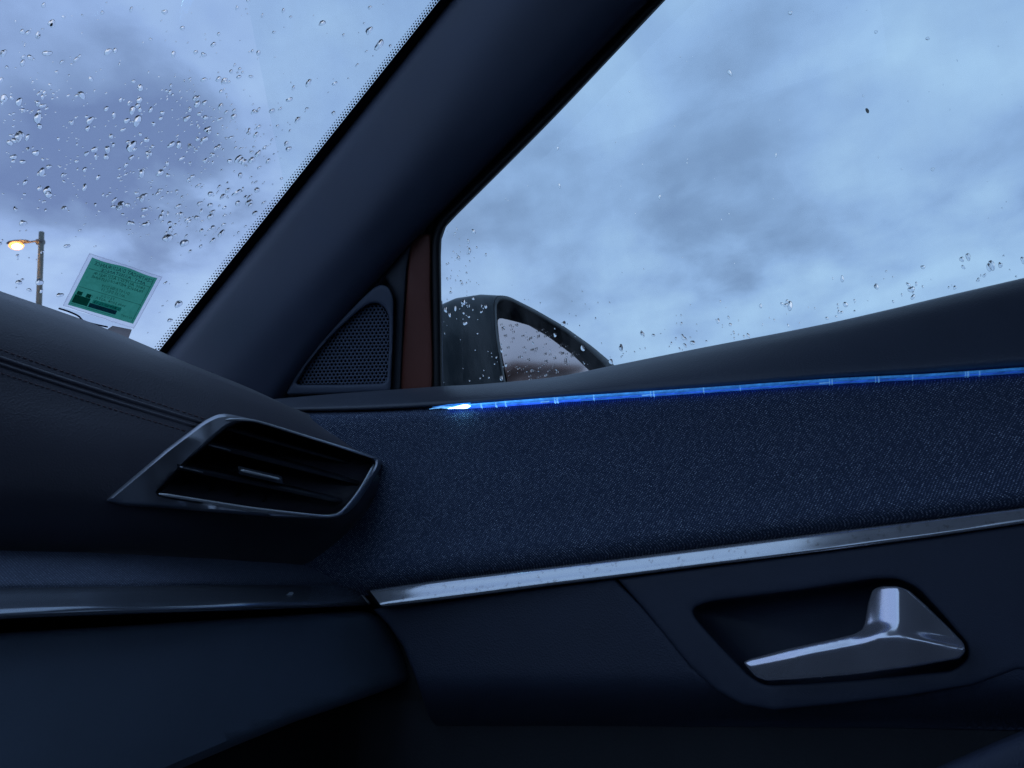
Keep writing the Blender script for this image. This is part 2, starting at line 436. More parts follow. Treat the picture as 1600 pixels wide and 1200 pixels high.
# ------------------------------------------------------------------ windscreen plane
A = PT(250, 550, .590); B = PT(690, 0, .580)
e_up = (B-A).normalized(); e_x = Vector((-1, .10, 0)).normalized()
WN = e_up.cross(e_x).normalized()
if WN.dot(CAM-A) < 0: WN = -WN            # points into the cabin
def PW(px, py, off=0.0): return hit(px, py, A+WN*off, WN)   # off: metres inside the glass

ws = thing('windscreen', A, 'rain spotted windscreen with a black dotted edge beside the pillar', 'windscreen')
ctr = PW(150, 300)
def glass_sheet(name, corners, nrm, t, m, parent):
    c = [Vector(x) for x in corners]; c2 = [x-nrm*t for x in c]; k = len(c)
    # the inner face only is open to the cabin; the outer one carries the rain
    return mkmesh(name, c, [tuple(range(k))], m, parent, smooth=False)
def wpt(a, b): return A+e_up*a+e_x*b
glass_sheet('pane', [wpt(-.12, -.06), wpt(.75, -.06), wpt(.75, 1.25), wpt(-.12, 1.25)], WN, .004, M_WS, ws)
# printed band and dots along the pillar: pixel line of the dotted edge
def edge_w(t, o): # t along the edge (0 at base), o px to the left of the trim edge
    x = 232+(850-232)*t; y = 572.5+(-200-572.5)*t
    return x-o*.78, y-o*.62
def wline(o, n=30): return [PW(*edge_w(i/(n-1), o), .0015) for i in range(n)]
a_, b_ = wline(-30), wline(2.5); k = len(a_)
mkmesh('black_border', a_+b_, [(i, i+1, k+i+1, k+i) for i in range(k-1)], M_FRIT, ws, smooth=False)
V, Fc = [], []
def disc(c, r, V, Fc, nrm=None):
    s = len(V)
    for q in range(6):
        w = q*math.pi/3; V.append(c+e_up*math.cos(w)*r+e_x*math.sin(w)*r)
    Fc.append(tuple(range(s, s+6)))
pix = (PW(470, 275)-CAM).length/FOC
nd = 190
for i in range(nd):
    for j in range(3):
        t = (i+.5*(j % 2))/nd
        x, y = edge_w(t, 4.4+j*3.4); c = PW(x, y, .0015)
        s = (c-CAM).length/FOC
        disc(c, (1.8-.38*j)*s, V, Fc)
mkmesh('dotted_border', V, Fc, M_FRIT, ws, smooth=False, props={'kind': 'stuff'})

# ------------------------------------------------------------------ insurance sticker
M_CARD, b = mat('green_insurance_card'); nt.nodes.remove(b)
n = noise_tex(90, 5, .7); 
cg = ramp(n.outputs['Fac'], [(.3, (.10, .52, .32)), (.7, (.14, .66, .42))])
t = N('ShaderNodeBsdfTranslucent'); L(cg, t.inputs[0]); d = N('ShaderNodeBsdfDiffuse'); L(cg, d.inputs[0])
ms = N('ShaderNodeMixShader'); ms.inputs[0].default_value = .35; L(t.outputs[0], ms.inputs[1]); L(d.outputs[0], ms.inputs[2])
L(ms.outputs[0], nt.nodes['Material Output'].inputs[0])
M_SLEEVE, b = mat('clear_plastic_sleeve'); nt.nodes.remove(b)
t = N('ShaderNodeBsdfTransparent'); t.inputs[0].default_value = (.93, .91, .94, 1); d = N('ShaderNodeBsdfTranslucent'); d.inputs[0].default_value = (.95, .93, .97, 1)
g = N('ShaderNodeBsdfGlossy'); g.inputs['Roughness'].default_value = .15
ms = N('ShaderNodeMixShader'); ms.inputs[0].default_value = .14; L(t.outputs[0], ms.inputs[1]); L(d.outputs[0], ms.inputs[2])
m3 = N('ShaderNodeMixShader'); m3.inputs[0].default_value = .08; L(ms.outputs[0], m3.inputs[1]); L(g.outputs[0], m3.inputs[2])
L(m3.outputs[0], nt.nodes['Material Output'].inputs[0])
M_INK, b = mat('dark_green_ink'); nt.nodes.remove(b)
t = N('ShaderNodeBsdfTranslucent'); t.inputs[0].default_value = (.03, .15, .13, 1); L(t.outputs[0], nt.nodes['Material Output'].inputs[0])
M_INK2, b = mat('navy_ink'); nt.nodes.remove(b)
t = N('ShaderNodeBsdfTranslucent'); t.inputs[0].default_value = (.05, .09, .17, 1); L(t.outputs[0], nt.nodes['Material Output'].inputs[0])
M_PALE, b = mat('pale_print'); nt.nodes.remove(b)
t = N('ShaderNodeBsdfTranslucent'); t.inputs[0].default_value = (.16, .50, .48, 1); L(t.outputs[0], nt.nodes['Material Output'].inputs[0])

stk = thing('insurance_sticker', PW(175, 460, .003), 'green insurance sticker in a clear sleeve on the windscreen corner', 'sticker')
def bil(c, s, t):  # c: corners TL, TR, BR, BL in px
    a = Vector(c[0]).lerp(Vector(c[1]), s); b = Vector(c[3]).lerp(Vector(c[2]), s); return a.lerp(b, t)
CARD = [(144, 402), (246, 434), (208, 506), (106, 476)]
SLV = [(140, 396), (253, 433), (209, 513), (99, 477)]
def sheet(name, C, off, m, parent, wave=0, nn=14, rim=None):
    V = []
    for i in range(nn+1):
        for j in range(nn+1):
            p = bil(C, i/nn, j/nn); w = wave*math.sin(i/nn*9)*(1-j/nn)
            V.append(PW(p.x, p.y+w, off+.0004*math.sin(i*.9)*math.sin(j*.7)))
    Fc = [(i*(nn+1)+j, i*(nn+1)+j+1, (i+1)*(nn+1)+j+1, (i+1)*(nn+1)+j) for i in range(nn) for j in range(nn)]
    return mkmesh(name, V, Fc, m, parent)
sheet('clear_sleeve', SLV, .0022, M_SLEEVE, stk)
card = sheet('green_card', CARD, .0040, M_CARD, stk, wave=1.2)
# welded rims of the sleeve
for q in range(4):
    p, r_ = SLV[q], SLV[(q+1) % 4]
    pts = [PW(p[0]+(r_[0]-p[0])*i/20, p[1]+(r_[1]-p[1])*i/20+random.uniform(-.4, .4), .0030) for i in range(21)]
    V, Fc = tube(pts, .00035, 5)
    mkmesh('sleeve_rim', V, Fc, M_SLEEVE, stk)
# lettering reads mirrored from inside: build each row from right to left
def text_rows(rows, m, name, parent, off):
    V, Fc = [], []
    for (txt, s0, s1, t0, t1) in rows:     # s from right (0) to left (1); t from top
        cu = bpy.data.curves.new('t', 'FONT'); cu.body = txt; cu.resolution_u = 1
        to = bpy.data.objects.new('t', cu); SC.collection.objects.link(to)
        dg = bpy.context.evaluated_depsgraph_get(); me = to.evaluated_get(dg).to_mesh()
        xs = [v.co.x for v in me.vertices]; ys = [v.co.y for v in me.vertices]
        x0, x1, y0, y1 = min(xs), max(xs), 0, .72
        base = len(V)
        for v in me.vertices:
            s = s0+(s1-s0)*(v.co.x-x0)/(x1-x0); tt = t1+(t0-t1)*(v.co.y-y0)/(y1-y0)
            p = bil(CARD, 1-s, tt); V.append(PW(p.x, p.y+1.2*math.sin((1-s)*9)*(1-tt), off))
        Fc += [tuple(base+i for i in p.vertices) for p in me.polygons]
        to.evaluated_get(dg).to_mesh_clear(); bpy.data.objects.remove(to); bpy.data.curves.remove(cu)
    return mkmesh(name, V, Fc, m, parent, smooth=False)
text_rows([("CERTIFICAT D'ASSURANCE", .04, .93, .04, .115), ('AMT  ASSISTANCE', .12, .80, .135, .195)], M_INK2, 'lettering', card, .0047)
text_rows([('1800 AUTO / ASSUREUR', .10, .88, .235, .295), ('FRANCE METROPOLITAINE', .10, .88, .31, .37),
           ('DU 07 JUIN 2019', .26, .68, .43, .49), ('AU 31 DEC 19', .30, .66, .505, .565),
           ('P E U G O', .42, .62, .63, .68), ('WH 5008  ASTA  19', .22, .78, .69, .74), ('N 0987', .06, .22, .88, .92)], M_INK, 'lettering', card, .0047)
def patch(name, s0, s1, t0, t1, m, off, parent=card):
    pts = [bil(CARD, 1-s, t) for s, t in ((s0, t0), (s1, t0), (s1, t1), (s0, t1))]
    return mkmesh(name, [PW(p.x, p.y, off) for p in pts], [(0, 1, 2, 3)], m, parent, smooth=False)
patch('number_box', .26, .69, .765, .84, M_PALE, .0045); patch('printed_bar', .30, .72, .845, .93, M_INK2, .0045)
patch('printed_badge', .735, .97, .77, .93, M_INK, .0045); patch('printed_badge', .75, .82, .69, .765, M_INK, .0046); patch('printed_badge', .88, .96, .69, .765, M_INK, .0046)
patch('printed_line', .03, .97, .215, .222, M_INK, .0046); patch('printed_line', .03, .97, .60, .607, M_INK, .0046)
patch('printed_line', .03, .036, .03, .97, M_INK, .0046); patch('printed_line', .3, .97, .955, .96, M_INK, .0046)
text_rows([('0 800 00 12 13', .28, .67, .78, .83)], M_INK2, 'lettering', card, .0050)
text_rows([('24H/24  7J/7 APPEL', .34, .64, .87, .90)], M_PALE, 'lettering', card, .0050)

M_SLIP, b = mat('worn_paper'); nt.nodes.remove(b)
t = N('ShaderNodeBsdfTranslucent'); t.inputs[0].default_value = (.40, .34, .32, 1); d = N('ShaderNodeBsdfDiffuse'); d.inputs[0].default_value = (.5, .46, .45, 1)
ms = N('ShaderNodeMixShader'); ms.inputs[0].default_value = .4; L(t.outputs[0], ms.inputs[1]); L(d.outputs[0], ms.inputs[2]); L(ms.outputs[0], nt.nodes['Material Output'].inputs[0])
slip = [(167, 515), (176, 509), (206, 515), (200, 531), (186, 530)]
relief('paper_slip', slip, lambda x, y, d: PW(x, y, .010-d), M_SLIP, None, step=6, skirt=.0006)
o = bpy.data.objects['paper_slip']; o['label'] = 'small grey folded paper slip tucked below the green sticker'; o['category'] = 'paper slip'
M_TAPE, b = mat('clear_tape'); nt.nodes.remove(b)
t = N('ShaderNodeBsdfTransparent'); t.inputs[0].default_value = (.86, .88, .92, 1); d = N('ShaderNodeBsdfTranslucent'); d.inputs[0].default_value = (.9, .93, .97, 1)
ms = N('ShaderNodeMixShader'); ms.inputs[0].default_value = .25; L(t.outputs[0], ms.inputs[1]); L(d.outputs[0], ms.inputs[2]); L(ms.outputs[0], nt.nodes['Material Output'].inputs[0])
tab = [(94, 481), (112, 486), (140, 493), (200, 512), (206, 515), (176, 509), (165, 512), (150, 506), (128, 496), (110, 488)]
relief('lower_flap', crom([(92, 479), (140, 492), (207, 514), (200, 524), (170, 513), (140, 506), (128, 498), (105, 488)], 24, True), lambda x, y, d: PW(x, y, .0055-d), M_TAPE, stk, step=6, skirt=.0004)
pts = [PW(x, y, .0062) for x, y in [(92, 482), (108, 487), (123, 494), (130, 501), (145, 506), (168, 511)]]
V, Fc = tube(crom(pts, 20), .0008, 5); mkmesh('flap_shadow_edge', V, Fc, M_INK2, stk)

# ------------------------------------------------------------------ windscreen pillar trim
pil = thing('windscreen_pillar', PT(445, 618, .575), 'dark slanting windscreen pillar trim between windscreen and side window', 'pillar')
def ptl(pts): return [PT(x, y, X) for x, y, X in pts]
PL = [ptl([(228, 590, .600), (243, 571, .600), (262, 547, .600), (480, 276, .600), (694, 7, .600), (864, -206, .600)]),
      ptl([(236, 592, .584), (250, 575, .584), (269, 551, .584), (488, 279, .583), (703, 7, .583), (872, -204, .583)]),
      ptl([(246, 600, .574), (262, 582, .572), (283, 557, .572), (503, 285, .570), (720, 9, .570), (890, -202, .570)]),
      ptl([(300, 640, .556), (325, 612, .556), (365, 567, .556), (585, 310, .553), (790, 30, .552), (975, -200, .552)]),
      ptl([(395, 660, .560), (415, 620, .560), (470, 540, .560), (620, 345, .557), (900, 30, .554), (1090, -198, .554)]),
      ptl([(425, 650, .570), (447, 612, .570), (520, 515, .570), (645, 370, .568), (985, 22, .566), (1195, -196, .566)]),
      ptl([(435, 652, .585), (452, 616, .585), (525, 520, .585), (650, 374, .583), (990, 26, .580), (1200, -192, .580)])]
loft('trim', PL, M_PILLAR, pil, n=70, m=6)

# ------------------------------------------------------------------ door
door = thing('car_door', Vector((.54, .0, .35)), 'dark front passenger door with fabric panel, blue light line and chrome handle', 'car door')
WIN = [(1235, -195), (1040, 0), (860, 190), (712, 338), (697, 354), (690, 374), (689, 400), (690, 500), (691, 609)]
def ex(pts, X): return [PT(x, y, X) for x, y in pts]
# backing frame sheet
frame_out = [(430, 640), (447, 608), (520, 515), (645, 368), (990, 20), (1200, -196)] + WIN + [(691, 625), (560, 640)]
relief('door_frame', frame_out, lambda x, y, d: PT(x, y, .588+d), M_POST, door, step=30, skirt=.02)
# rubber seal round the glass
loft('window_seal', [ex(WIN, .612), ex([(x-1, y-1) for x, y in WIN], .582), ex([(x-8, y-4) for x, y in WIN[:4]]+[(690, 348), (681, 371), (680, 400), (682, 500), (683, 610)], .574),
     ex([(1215, -199), (1018, 0), (842, 176), (694, 326), (680, 342), (675, 366), (673, 400), (674, 500), (675, 611)], .586)], M_RUB, door, n=70, m=3)
relief('seal_lip', [(1192, -196), (1208, -196), (1012, 4), (830, 184), (688, 326), (678, 340), (660, 366), (650, 372), (668, 336), (812, 190), (996, 4)],
       lambda x, y, d: PT(x, y, .580+d), M_BAND, door, step=14, rnd=4, depth=.003)
relief('red_post_trim', crom([(641, 372), (656, 368), (672, 366), (673, 450), (675, 612), (650, 614), (627, 615), (632, 500), (637, 420)], 50, True), lambda x, y, d: PT(x, y, .578+d), M_RED, door, step=12, rnd=6, depth=.003)
relief('post_cover', [(645, 372), (636, 420), (631, 500), (626, 614), (611, 614), (615, 520), (619, 470), (612, 450), (600, 432)], lambda x, y, d: PT(x, y, .576+d), M_POST, door, step=10, rnd=5, depth=.004)
V, Fc = tube(crom([PT(690.5, 470, .580), PT(691, 540, .580), PT(692, 606, .580)], 10), .0004, 5); mkmesh('glass_edge_line', V, Fc, M_BAND, door)
# pane
def pane_pt(y, z): return Vector((.604-TILT*(z-ZB), y, z))
pane = mkmesh('window_pane', [pane_pt(-.55, 1.20), pane_pt(.40, 1.20), pane_pt(.40, 1.85), pane_pt(-.55, 1.85)], [(0, 1, 2, 3)], M_PANE, door, smooth=False)
def PG(px, py, off=0): return hit(px, py, (.604+off, 0, ZB), (1, 0, TILT))
GN = Vector((-1, 0, -TILT)).normalized()
M_DIRT, b = mat('grey_dirt'); nt.nodes.remove(b)
t = N('ShaderNodeBsdfTranslucent'); t.inputs[0].default_value = (.22, .24, .24, 1); L(t.outputs[0], nt.nodes['Material Output'].inputs[0])
relief('dirt_speck', crom([(1352, 170), (1355, 169), (1358, 173), (1357, 177), (1354, 176)], 12, True), lambda x, y, d: PG(x, y, -.001+d), M_DIRT, pane, step=3, skirt=.0006)

# speaker corner
SP_OUT = [(446, 617), (458, 594), (476, 566), (500, 536), (530, 503), (560, 472), (583, 450), (597, 444), (609, 450), (615, 466), (615, 520), (611, 612), (540, 615)]
SP_IN = [(462, 601), (478, 573), (500, 545), (528, 515), (560, 486), (576, 475), (590, 473), (602, 481), (608, 495), (608, 540), (605, 592), (601, 599), (540, 601)]
def cl(p, n): return [tuple(v) for v in crom(p, n, True)]
def poly_round(p, r=4, n=4):
    o = []; m_ = len(p)
    for i in range(m_):
        a, b, c = Vector(p[i-1]), Vector(p[i]), Vector(p[(i+1) % m_])
        ra = min(r, (a-b).length*.4); rc = min(r, (c-b).length*.4)
        A_, C_ = b+(a-b).normalized()*ra, b+(c-b).normalized()*rc
        for k in range(n+1):
            t = k/n; o.append(tuple((1-t)**2*A_+2*t*(1-t)*b+t*t*C_))
    return o
spk = relief('speaker_cover', poly_round(SP_OUT, 7), lambda x, y, d: PT(x, y, .568+d), M_SAIL, door, holes=[poly_round(SP_IN, 6)], step=7, rnd=3.5, depth=.003, skirt=.012)
V, Fc = [], []
pt_ = 6.05; rowh = pt_*.866; yy = 470; ri = 0
while yy < 606:
    xx = 455+(pt_/2 if ri % 2 else 0)
    while xx < 612:
        sx = xx; sy = yy+(xx-530)*-.03
        if inside((sx, sy), SP_IN) :
            s = len(V)
            for rr_, dd in ((.577, 0), (.36, .0005), (.33, .003)):
                for q in range(6):
                    w = math.pi/6+q*math.pi/3
                    V.append(PT(sx+pt_*rr_*math.cos(w), sy+pt_*rr_*math.sin(w), .5735+dd))
            for q in range(6):
                q2 = (q+1) % 6
                Fc += [(s+q, s+q2, s+6+q2, s+6+q), (s+6+q, s+6+q2, s+12+q2, s+12+q)]
        xx += pt_
    yy += rowh; ri += 1
mkmesh('speaker_grille', V, Fc, M_GRILLE, spk, smooth=False)
relief('speaker_cavity', poly_round(SP_IN, 6), lambda x, y, d: PT(x, y, .580+d), M_VOID, spk, step=40, skirt=0)

# sill
CR = [(405, 628), (430, 624), (560, 613), (690, 604), (760, 600), (870, 589), (960, 571), (1100, 543), (1300, 504), (1450, 469), (1600, 434), (1900, 362)]
ST = [(405, 644), (430, 643), (560, 641), (690, 635), (760, 629), (870, 621), (960, 615), (1100, 606), (1300, 592), (1450, 585), (1600, 575), (1900, 556)]
def lerp2(a, b, t): return [(p[0]+(q[0]-p[0])*t, p[1]+(q[1]-p[1])*t) for p, q in zip(a, b)]
def exx(pts, X): return [PX(x, y, X) for x, y in pts]
cr3 = exx(CR, .548)
sill = [[Vector((.600, p.y, p.z-.012)) for p in cr3], [Vector((.575, p.y, p.z-.001)) for p in cr3], cr3, exx(lerp2(CR, ST, .10), .531), exx(lerp2(CR, ST, .28), .520),
        exx(lerp2(CR, ST, .6), .508), exx(lerp2(CR, ST, .93), .501), exx(ST, .507)]
loft('window_sill', sill, M_SILL, door, n=90, m=4)
# fabric panel
SB = [(405, 648), (430, 648), (560, 646), (690, 641), (760, 636.3), (870, 628.7), (960, 622.7), (1100, 613.3), (1300, 599.7), (1450, 591.5), (1600, 582), (1900, 563)]
TT = [(405, 945), (430, 941), (560, 924), (690, 906), (760, 897), (870, 884), (960, 873), (1100, 855), (1300, 830), (1450, 812), (1600, 793), (1900, 757)]
fab = [exx(lerp2(SB, TT, -.02), .512), exx(lerp2(SB, TT, .004), .503), exx(lerp2(SB, TT, .03), .4985), exx(lerp2(SB, TT, .3), .499), exx(lerp2(SB, TT, .7), .495), exx(lerp2(SB, TT, .90), .4905),
       exx(lerp2(SB, TT, .965), .494), exx(lerp2(SB, TT, 1.0), .500), exx(lerp2(SB, TT, 1.03), .506)]
loft('fabric_panel', fab, M_FABRIC, door, n=90, m=4)
# chrome strip
CT = [(577, 922), (690, 906), (870, 884), (960, 873), (1100, 855), (1300, 830), (1450, 812), (1600, 793), (1900, 757)]
CB = [(597, 948), (700, 936), (870, 914), (960, 903), (1100, 885), (1300, 860), (1450, 840), (1600, 818), (1900, 776)]
CXT = [-.0165, -.0095, -.0032, -.0010, 0, 0, 0, 0, 0]          # the strip swings inwards at its front end
CRT = [0, 0, 0, 0, 0, .35, .85, 1, 1]                          # and lies flatter towards the rear
def chr_(t, X, tw): return [PX(x, y, X+(k_*tw)-r_*.0060*max(0, .8-t)) for (x, y), k_, r_ in zip(lerp2(CT, CB, t), CXT, CRT)]
loft('chrome_strip', [chr_(0, .502, 1), chr_(.05, .4935, 1), chr_(.12, .4912, 1), chr_(.5, .4880, 1), chr_(.80, .4852, 1), chr_(.93, .4850, 1), chr_(1, .488, 1), chr_(1.03, .502, 1)], M_CHROME, door, n=90, m=3)
ce = [PX(577, 922, .475), PX(597, 948, .4685), PX(592, 949, .50), PX(571, 922, .50)]
mkmesh('strip_end_cap', ce, [(0, 1, 2, 3)], M_RUB, door, smooth=False)

# light line: clear guide in three lengthwise ridges, brighter near the diode
def emis(name, col, stren, y_hot, fall, glass=.0):
    m, b = mat(name); setp(b, base=(.05, .12, .35), rough=.12, spec=.6)
    s = N('ShaderNodeSeparateXYZ'); L(geo_pos(), s.inputs[0])
    d = mathn('ABSOLUTE', mathn('SUBTRACT', s.outputs[1], y_hot))
    f = mathn('ADD', mathn('POWER', 2.718, mathn('DIVIDE', d, -fall)), .24)
    mp = N('ShaderNodeMapping'); mp.inputs['Scale'].default_value = (1, 160, 900); L(geo_pos(), mp.inputs[0])
    n = noise_tex(1, 3, .7, mp.outputs[0]); g = mathn('MULTIPLY_ADD', n.outputs['Fac'], 2.6, -.3)
    g = mathn('MAXIMUM', g, .2)
    L(mathn('MULTIPLY', mathn('MULTIPLY', f, g), stren), b.inputs['Emission Strength']); b.inputs['Emission Color'].default_value = (*col, 1)
    return m
yh = PX(727, 635, .5).y
M_E1 = emis('light_guide_top', (.05, .36, 1.0), .95, yh, .10)
M_E2 = emis('light_guide_middle', (.035, .26, .95), .72, yh, .12)
M_E3 = emis('light_guide_bottom', (.02, .10, .75), 1.25, yh, .12)
M_E4 = emis('light_guide_glint', (.14, .46, 1.0), 1.1, yh, .12)
M_HOT, b = mat('blue_diode_glow'); b.inputs['Emission Color'].default_value = (.35, .85, 1.0, 1); b.inputs['Emission Strength'].default_value = 6
LT = [(700, 634.5), (760, 629.0), (870, 620.5), (960, 614.5), (1100, 605.5), (1300, 591.5), (1450, 584), (1600, 574), (1900, 555)]
LB = [(700, 639.6), (760, 636.8), (870, 629.2), (960, 623.2), (1100, 613.8), (1300, 600.2), (1450, 592), (1600, 582.5), (1900, 563.5)]
strip = loft('light_strip', [exx(lerp2(LT, LB, .0), .502), exx(lerp2(LT, LB, .06), .4965), exx(lerp2(LT, LB, .22), .4955), exx(lerp2(LT, LB, .30), .4975)], M_E1, door, n=80, m=2)
loft('light_band', [exx(lerp2(LT, LB, .30), .4975), exx(lerp2(LT, LB, .40), .4950), exx(lerp2(LT, LB, .60), .4950), exx(lerp2(LT, LB, .68), .4970)], M_E2, strip, n=80, m=2)
loft('light_band', [exx(lerp2(LT, LB, .68), .4970), exx(lerp2(LT, LB, .78), .4958), exx(lerp2(LT, LB, .92), .4962), exx(lerp2(LT, LB, 1.02), .503)], M_E3, strip, n=80, m=2)
for (x0_, x1_, f_) in ((700, 1900, .06), (700, 1250, .36), (900, 1900, .97), (1250, 1900, .5)):
    pp = [p for p in crom(exx(lerp2(LT, LB, f_), .4943), 200) if PX(x0_, 600, .4943).y >= p.y >= PX(x1_, 600, .4943).y]
    V, Fc = tube(pp, .00022, 4); mkmesh('light_filament', V, Fc, M_E2 if f_ != .06 else M_E1, strip)
def strip_y(x, f):
    for a, b2, c, d in zip(LT, LT[1:], LB, LB[1:]):
        if a[0] <= x <= b2[0]:
            t = (x-a[0])/(b2[0]-a[0]); yt = a[1]+(b2[1]-a[1])*t; yb = c[1]+(d[1]-c[1])*t; return yt+(yb-yt)*f
    return 600
for x_, w_ in ((751, .7), (774, .8), (789, .7), (866, 1.0), (870, 1.4), (927, 1.0), (1016, .8), (1021, 1.3), (1099, 1.3), (1156, .6), (1296, 1.1), (1300, 1.3), (1368, 1.0), (1373, 1.9), (1426, 1.0), (1509, 1.0), (1513, 2.2), (1531, 1.0)):
    V = [PX(x_-w_/2, strip_y(x_, .02), .4940), PX(x_+w_/2, strip_y(x_, .02), .4940), PX(x_+w_/2+.4, strip_y(x_, .98), .4940), PX(x_-w_/2+.4, strip_y(x_, .98), .4940)]
    V += [v+Vector((.003, 0, 0)) for v in V]
    mkmesh('light_joint', V, [(0, 1, 2, 3), (0, 4, 5, 1), (2, 6, 7, 3), (1, 5, 6, 2), (0, 3, 7, 4)], M_E4, strip, smooth=False)
for x0_, x1_ in ((845, 858), (1003, 1019), (1280, 1297)):
    V, Fc = tube([PX(x0_, strip_y(x0_, .72), .4942), PX(x1_, strip_y(x1_, .70), .4942)], .0004, 5); mkmesh('light_joint', V, Fc, M_E4, strip)
# diode end: bright lens and tapering tip
V, Fc = tube([PX(700, 638.3, .495), PX(712, 636.9, .494), PX(724, 635.4, .493), PX(730, 634.9, .493), PX(735, 634.2, .495)], [.0002, .0007, .0015, .0014, .0003], 10)
mkmesh('light_diode', V, Fc, M_HOT, strip)
V, Fc = tube([PX(671, 639.2, .500), PX(688, 636.5, .497), PX(706, 636.8, .496)], [.0002, .0007, .0012], 6); mkmesh('light_tip', V, Fc, M_E4, strip)
V, Fc = tube([PX(676, 636.2, .501), PX(700, 632.8, .498), PX(735, 630, .497)], [.0002, .0004, .0004], 6); mkmesh('light_tip', V, Fc, M_E2, strip)

# sheet metal behind the trim panels
loft('inner_panel', [exx([(200, 640), (690, 640), (1200, 620), (1950, 580)], .545), exx([(200, 900), (690, 900), (1200, 880), (1950, 840)], .538), exx([(200, 1480), (690, 1480), (1200, 1480), (1950, 1480)], .538)], M_RUB, door, n=30, m=3)
# lower door
SEAM = [(963, 905), (1000, 944), (1040, 990), (1080, 1040), (1120, 1076), (1160, 1098), (1210, 1107), (1300, 1098), (1420, 1083), (1520, 1066), (1568, 1040), (1590, 990), (1640, 900), (1740, 797)]
CBx = [(x, y+1.5) for x, y in CB]
left_edge = [(583, 952), (606, 975), (630, 1010), (650, 1060), (670, 1120), (700, 1230), (740, 1400)]
CUP = poly_round([(1082, 950), (1110, 940), (1250, 922), (1370, 903), (1405, 904), (1435, 918), (1475, 962), (1514, 1008), (1512, 1030), (1490, 1048), (1340, 1062), (1195, 1071), (1170, 1056), (1122, 1006), (1086, 966)], 12, 4)
def xlow(x, y):
    # the panel rolls back below the pocket line
    line = 1072-(x-650)*.02 if x < 1180 else 1062+(x-1180)*.0
    t = max(0, (y-1058)/70); return min(t*t*.034+t*.004, .042)
def place_low(x, y, d): return PX(x, y, .490+d)
low_outline = CBx[0:1]+[(700, 937.5), (870, 915.5), (960, 904.5)] + SEAM[1:10] + [(1600, 1025), (1900, 1060), (1900, 1150), (1400, 1138), (900, 1134), (682, 1134)] + left_edge[:5][::-1]
relief('lower_panel', low_outline, place_low, M_LOWER, door, step=16, rnd=4, depth=.003, fn=xlow)
surr = [(965, 905)] + [(1100, 887), (1300, 861.5), (1450, 841.5), (1600, 819.5), (1900, 778), (1900, 1100)] + [(1700, 1060), (1590, 1045), (1520, 1070), (1420, 1087), (1300, 1101), (1210, 1110), (1160, 1101), (1120, 1079), (1080, 1043), (1040, 993), (1003, 947)]
sur = relief('handle_surround', surr, lambda x, y, d: PX(x, y, .4885+d), M_PLAIN, door, holes=[CUP], step=14, rnd=6, depth=.0016, fn=lambda x, y: 0.0)
# pocket wall below, coloured dark to stand in for the shade there
loft('door_pocket', [exx([(560, 1095), (1200, 1095), (1900, 1095)], .5345), exx([(560, 1250), (1200, 1250), (1900, 1250)], .5350), exx([(560, 1450), (1200, 1450), (1900, 1450)], .5345)], M_CARPET_SHADE, door, n=12, m=2)
loft('armrest', [exx([(1380, 1235), (1480, 1192), (1600, 1140), (1800, 1060)], .50), exx([(1380, 1238), (1480, 1196), (1600, 1145), (1800, 1066)], .47),
                 exx([(1380, 1250), (1480, 1212), (1600, 1162), (1800, 1086)], .452), exx([(1380, 1420), (1480, 1420), (1600, 1420), (1800, 1420)], .45)], M_LOWER, door, n=30, m=6)
# cup behind the handle
cc = Vector((1290, 1000)); rows = []
for s_, d_ in ((1.0, .0), (.985, .010), (.95, .022), (.82, .030), (.5, .033), (.05, .034)):
    rows.append([PX(cc.x+(x-cc.x)*s_, cc.y+(y-cc.y)*s_, .491+d_) for x, y in CUP+CUP[:1]])
k = len(rows[0]); V = [v for r_ in rows for v in r_]
Fc = [(i*k+j, i*k+j+1, (i+1)*k+j+1, (i+1)*k+j) for i in range(len(rows)-1) for j in range(k-1)] + [tuple((len(rows)-1)*k+j for j in range(k-1))]
mkmesh('handle_cup', V, Fc, M_PLAIN, sur)
# handle: relief body with a ridge
HO = poly_round([(1161, 1035), (1170, 1030), (1230, 1014), (1300, 999), (1334, 991), (1348, 983), (1352, 972), (1356, 945), (1363, 922), (1376, 916), (1402, 916), (1420, 922), (1445, 944), (1480, 978), (1506, 1005), (1509, 1018), (1500, 1029), (1430, 1042), (1330, 1055), (1240, 1062), (1196, 1064), (1180, 1057)], 5, 3)
RIDGE = [(1155, 1040), (1230, 1025), (1310, 1010), (1345, 1003), (1375, 996), (1405, 996), (1440, 1002), (1509, 1015)]
def ridge_y(x):
    for a, b2 in zip(RIDGE, RIDGE[1:]):
        if a[0] <= x <= b2[0]: return a[1]+(b2[1]-a[1])*(x-a[0])/(b2[0]-a[0])
    return RIDGE[0][1] if x < RIDGE[0][0] else RIDGE[-1][1]
def sstep(t): t = max(0, min(1, t)); return t*t*(3-2*t)
def hfn(x, y):
    ry = ridge_y(x); d = -.004-.011*sstep((x-1150)/120)-.004*sstep((x-1330)/60)*sstep((1480-x)/70)
    k_ = sstep((x-1325)/45); w = 7; q = y-ry
    sp = .5*(q+math.sqrt(q*q+w*w)); sn = .5*(-q+math.sqrt(q*q+w*w)); up = max(0, -q)
    d += .00013*sp + ((1-k_)*.00034+k_*.00015)*sn - .0015
    d += .00020*.5*((1404-x)+math.sqrt((1404-x)**2+36))*k_*sstep((up-2)/24)
    d += .00007*.5*((x-1404)+math.sqrt((x-1404)**2+36))*sstep(up/18)
    return min(d, .004)
relief('door_handle', HO, lambda x, y, d: PX(x, y, .4895+d), M_HANDLE, door, step=4.0, rnd=4, depth=.0018, skirt=.012, fn=hfn)

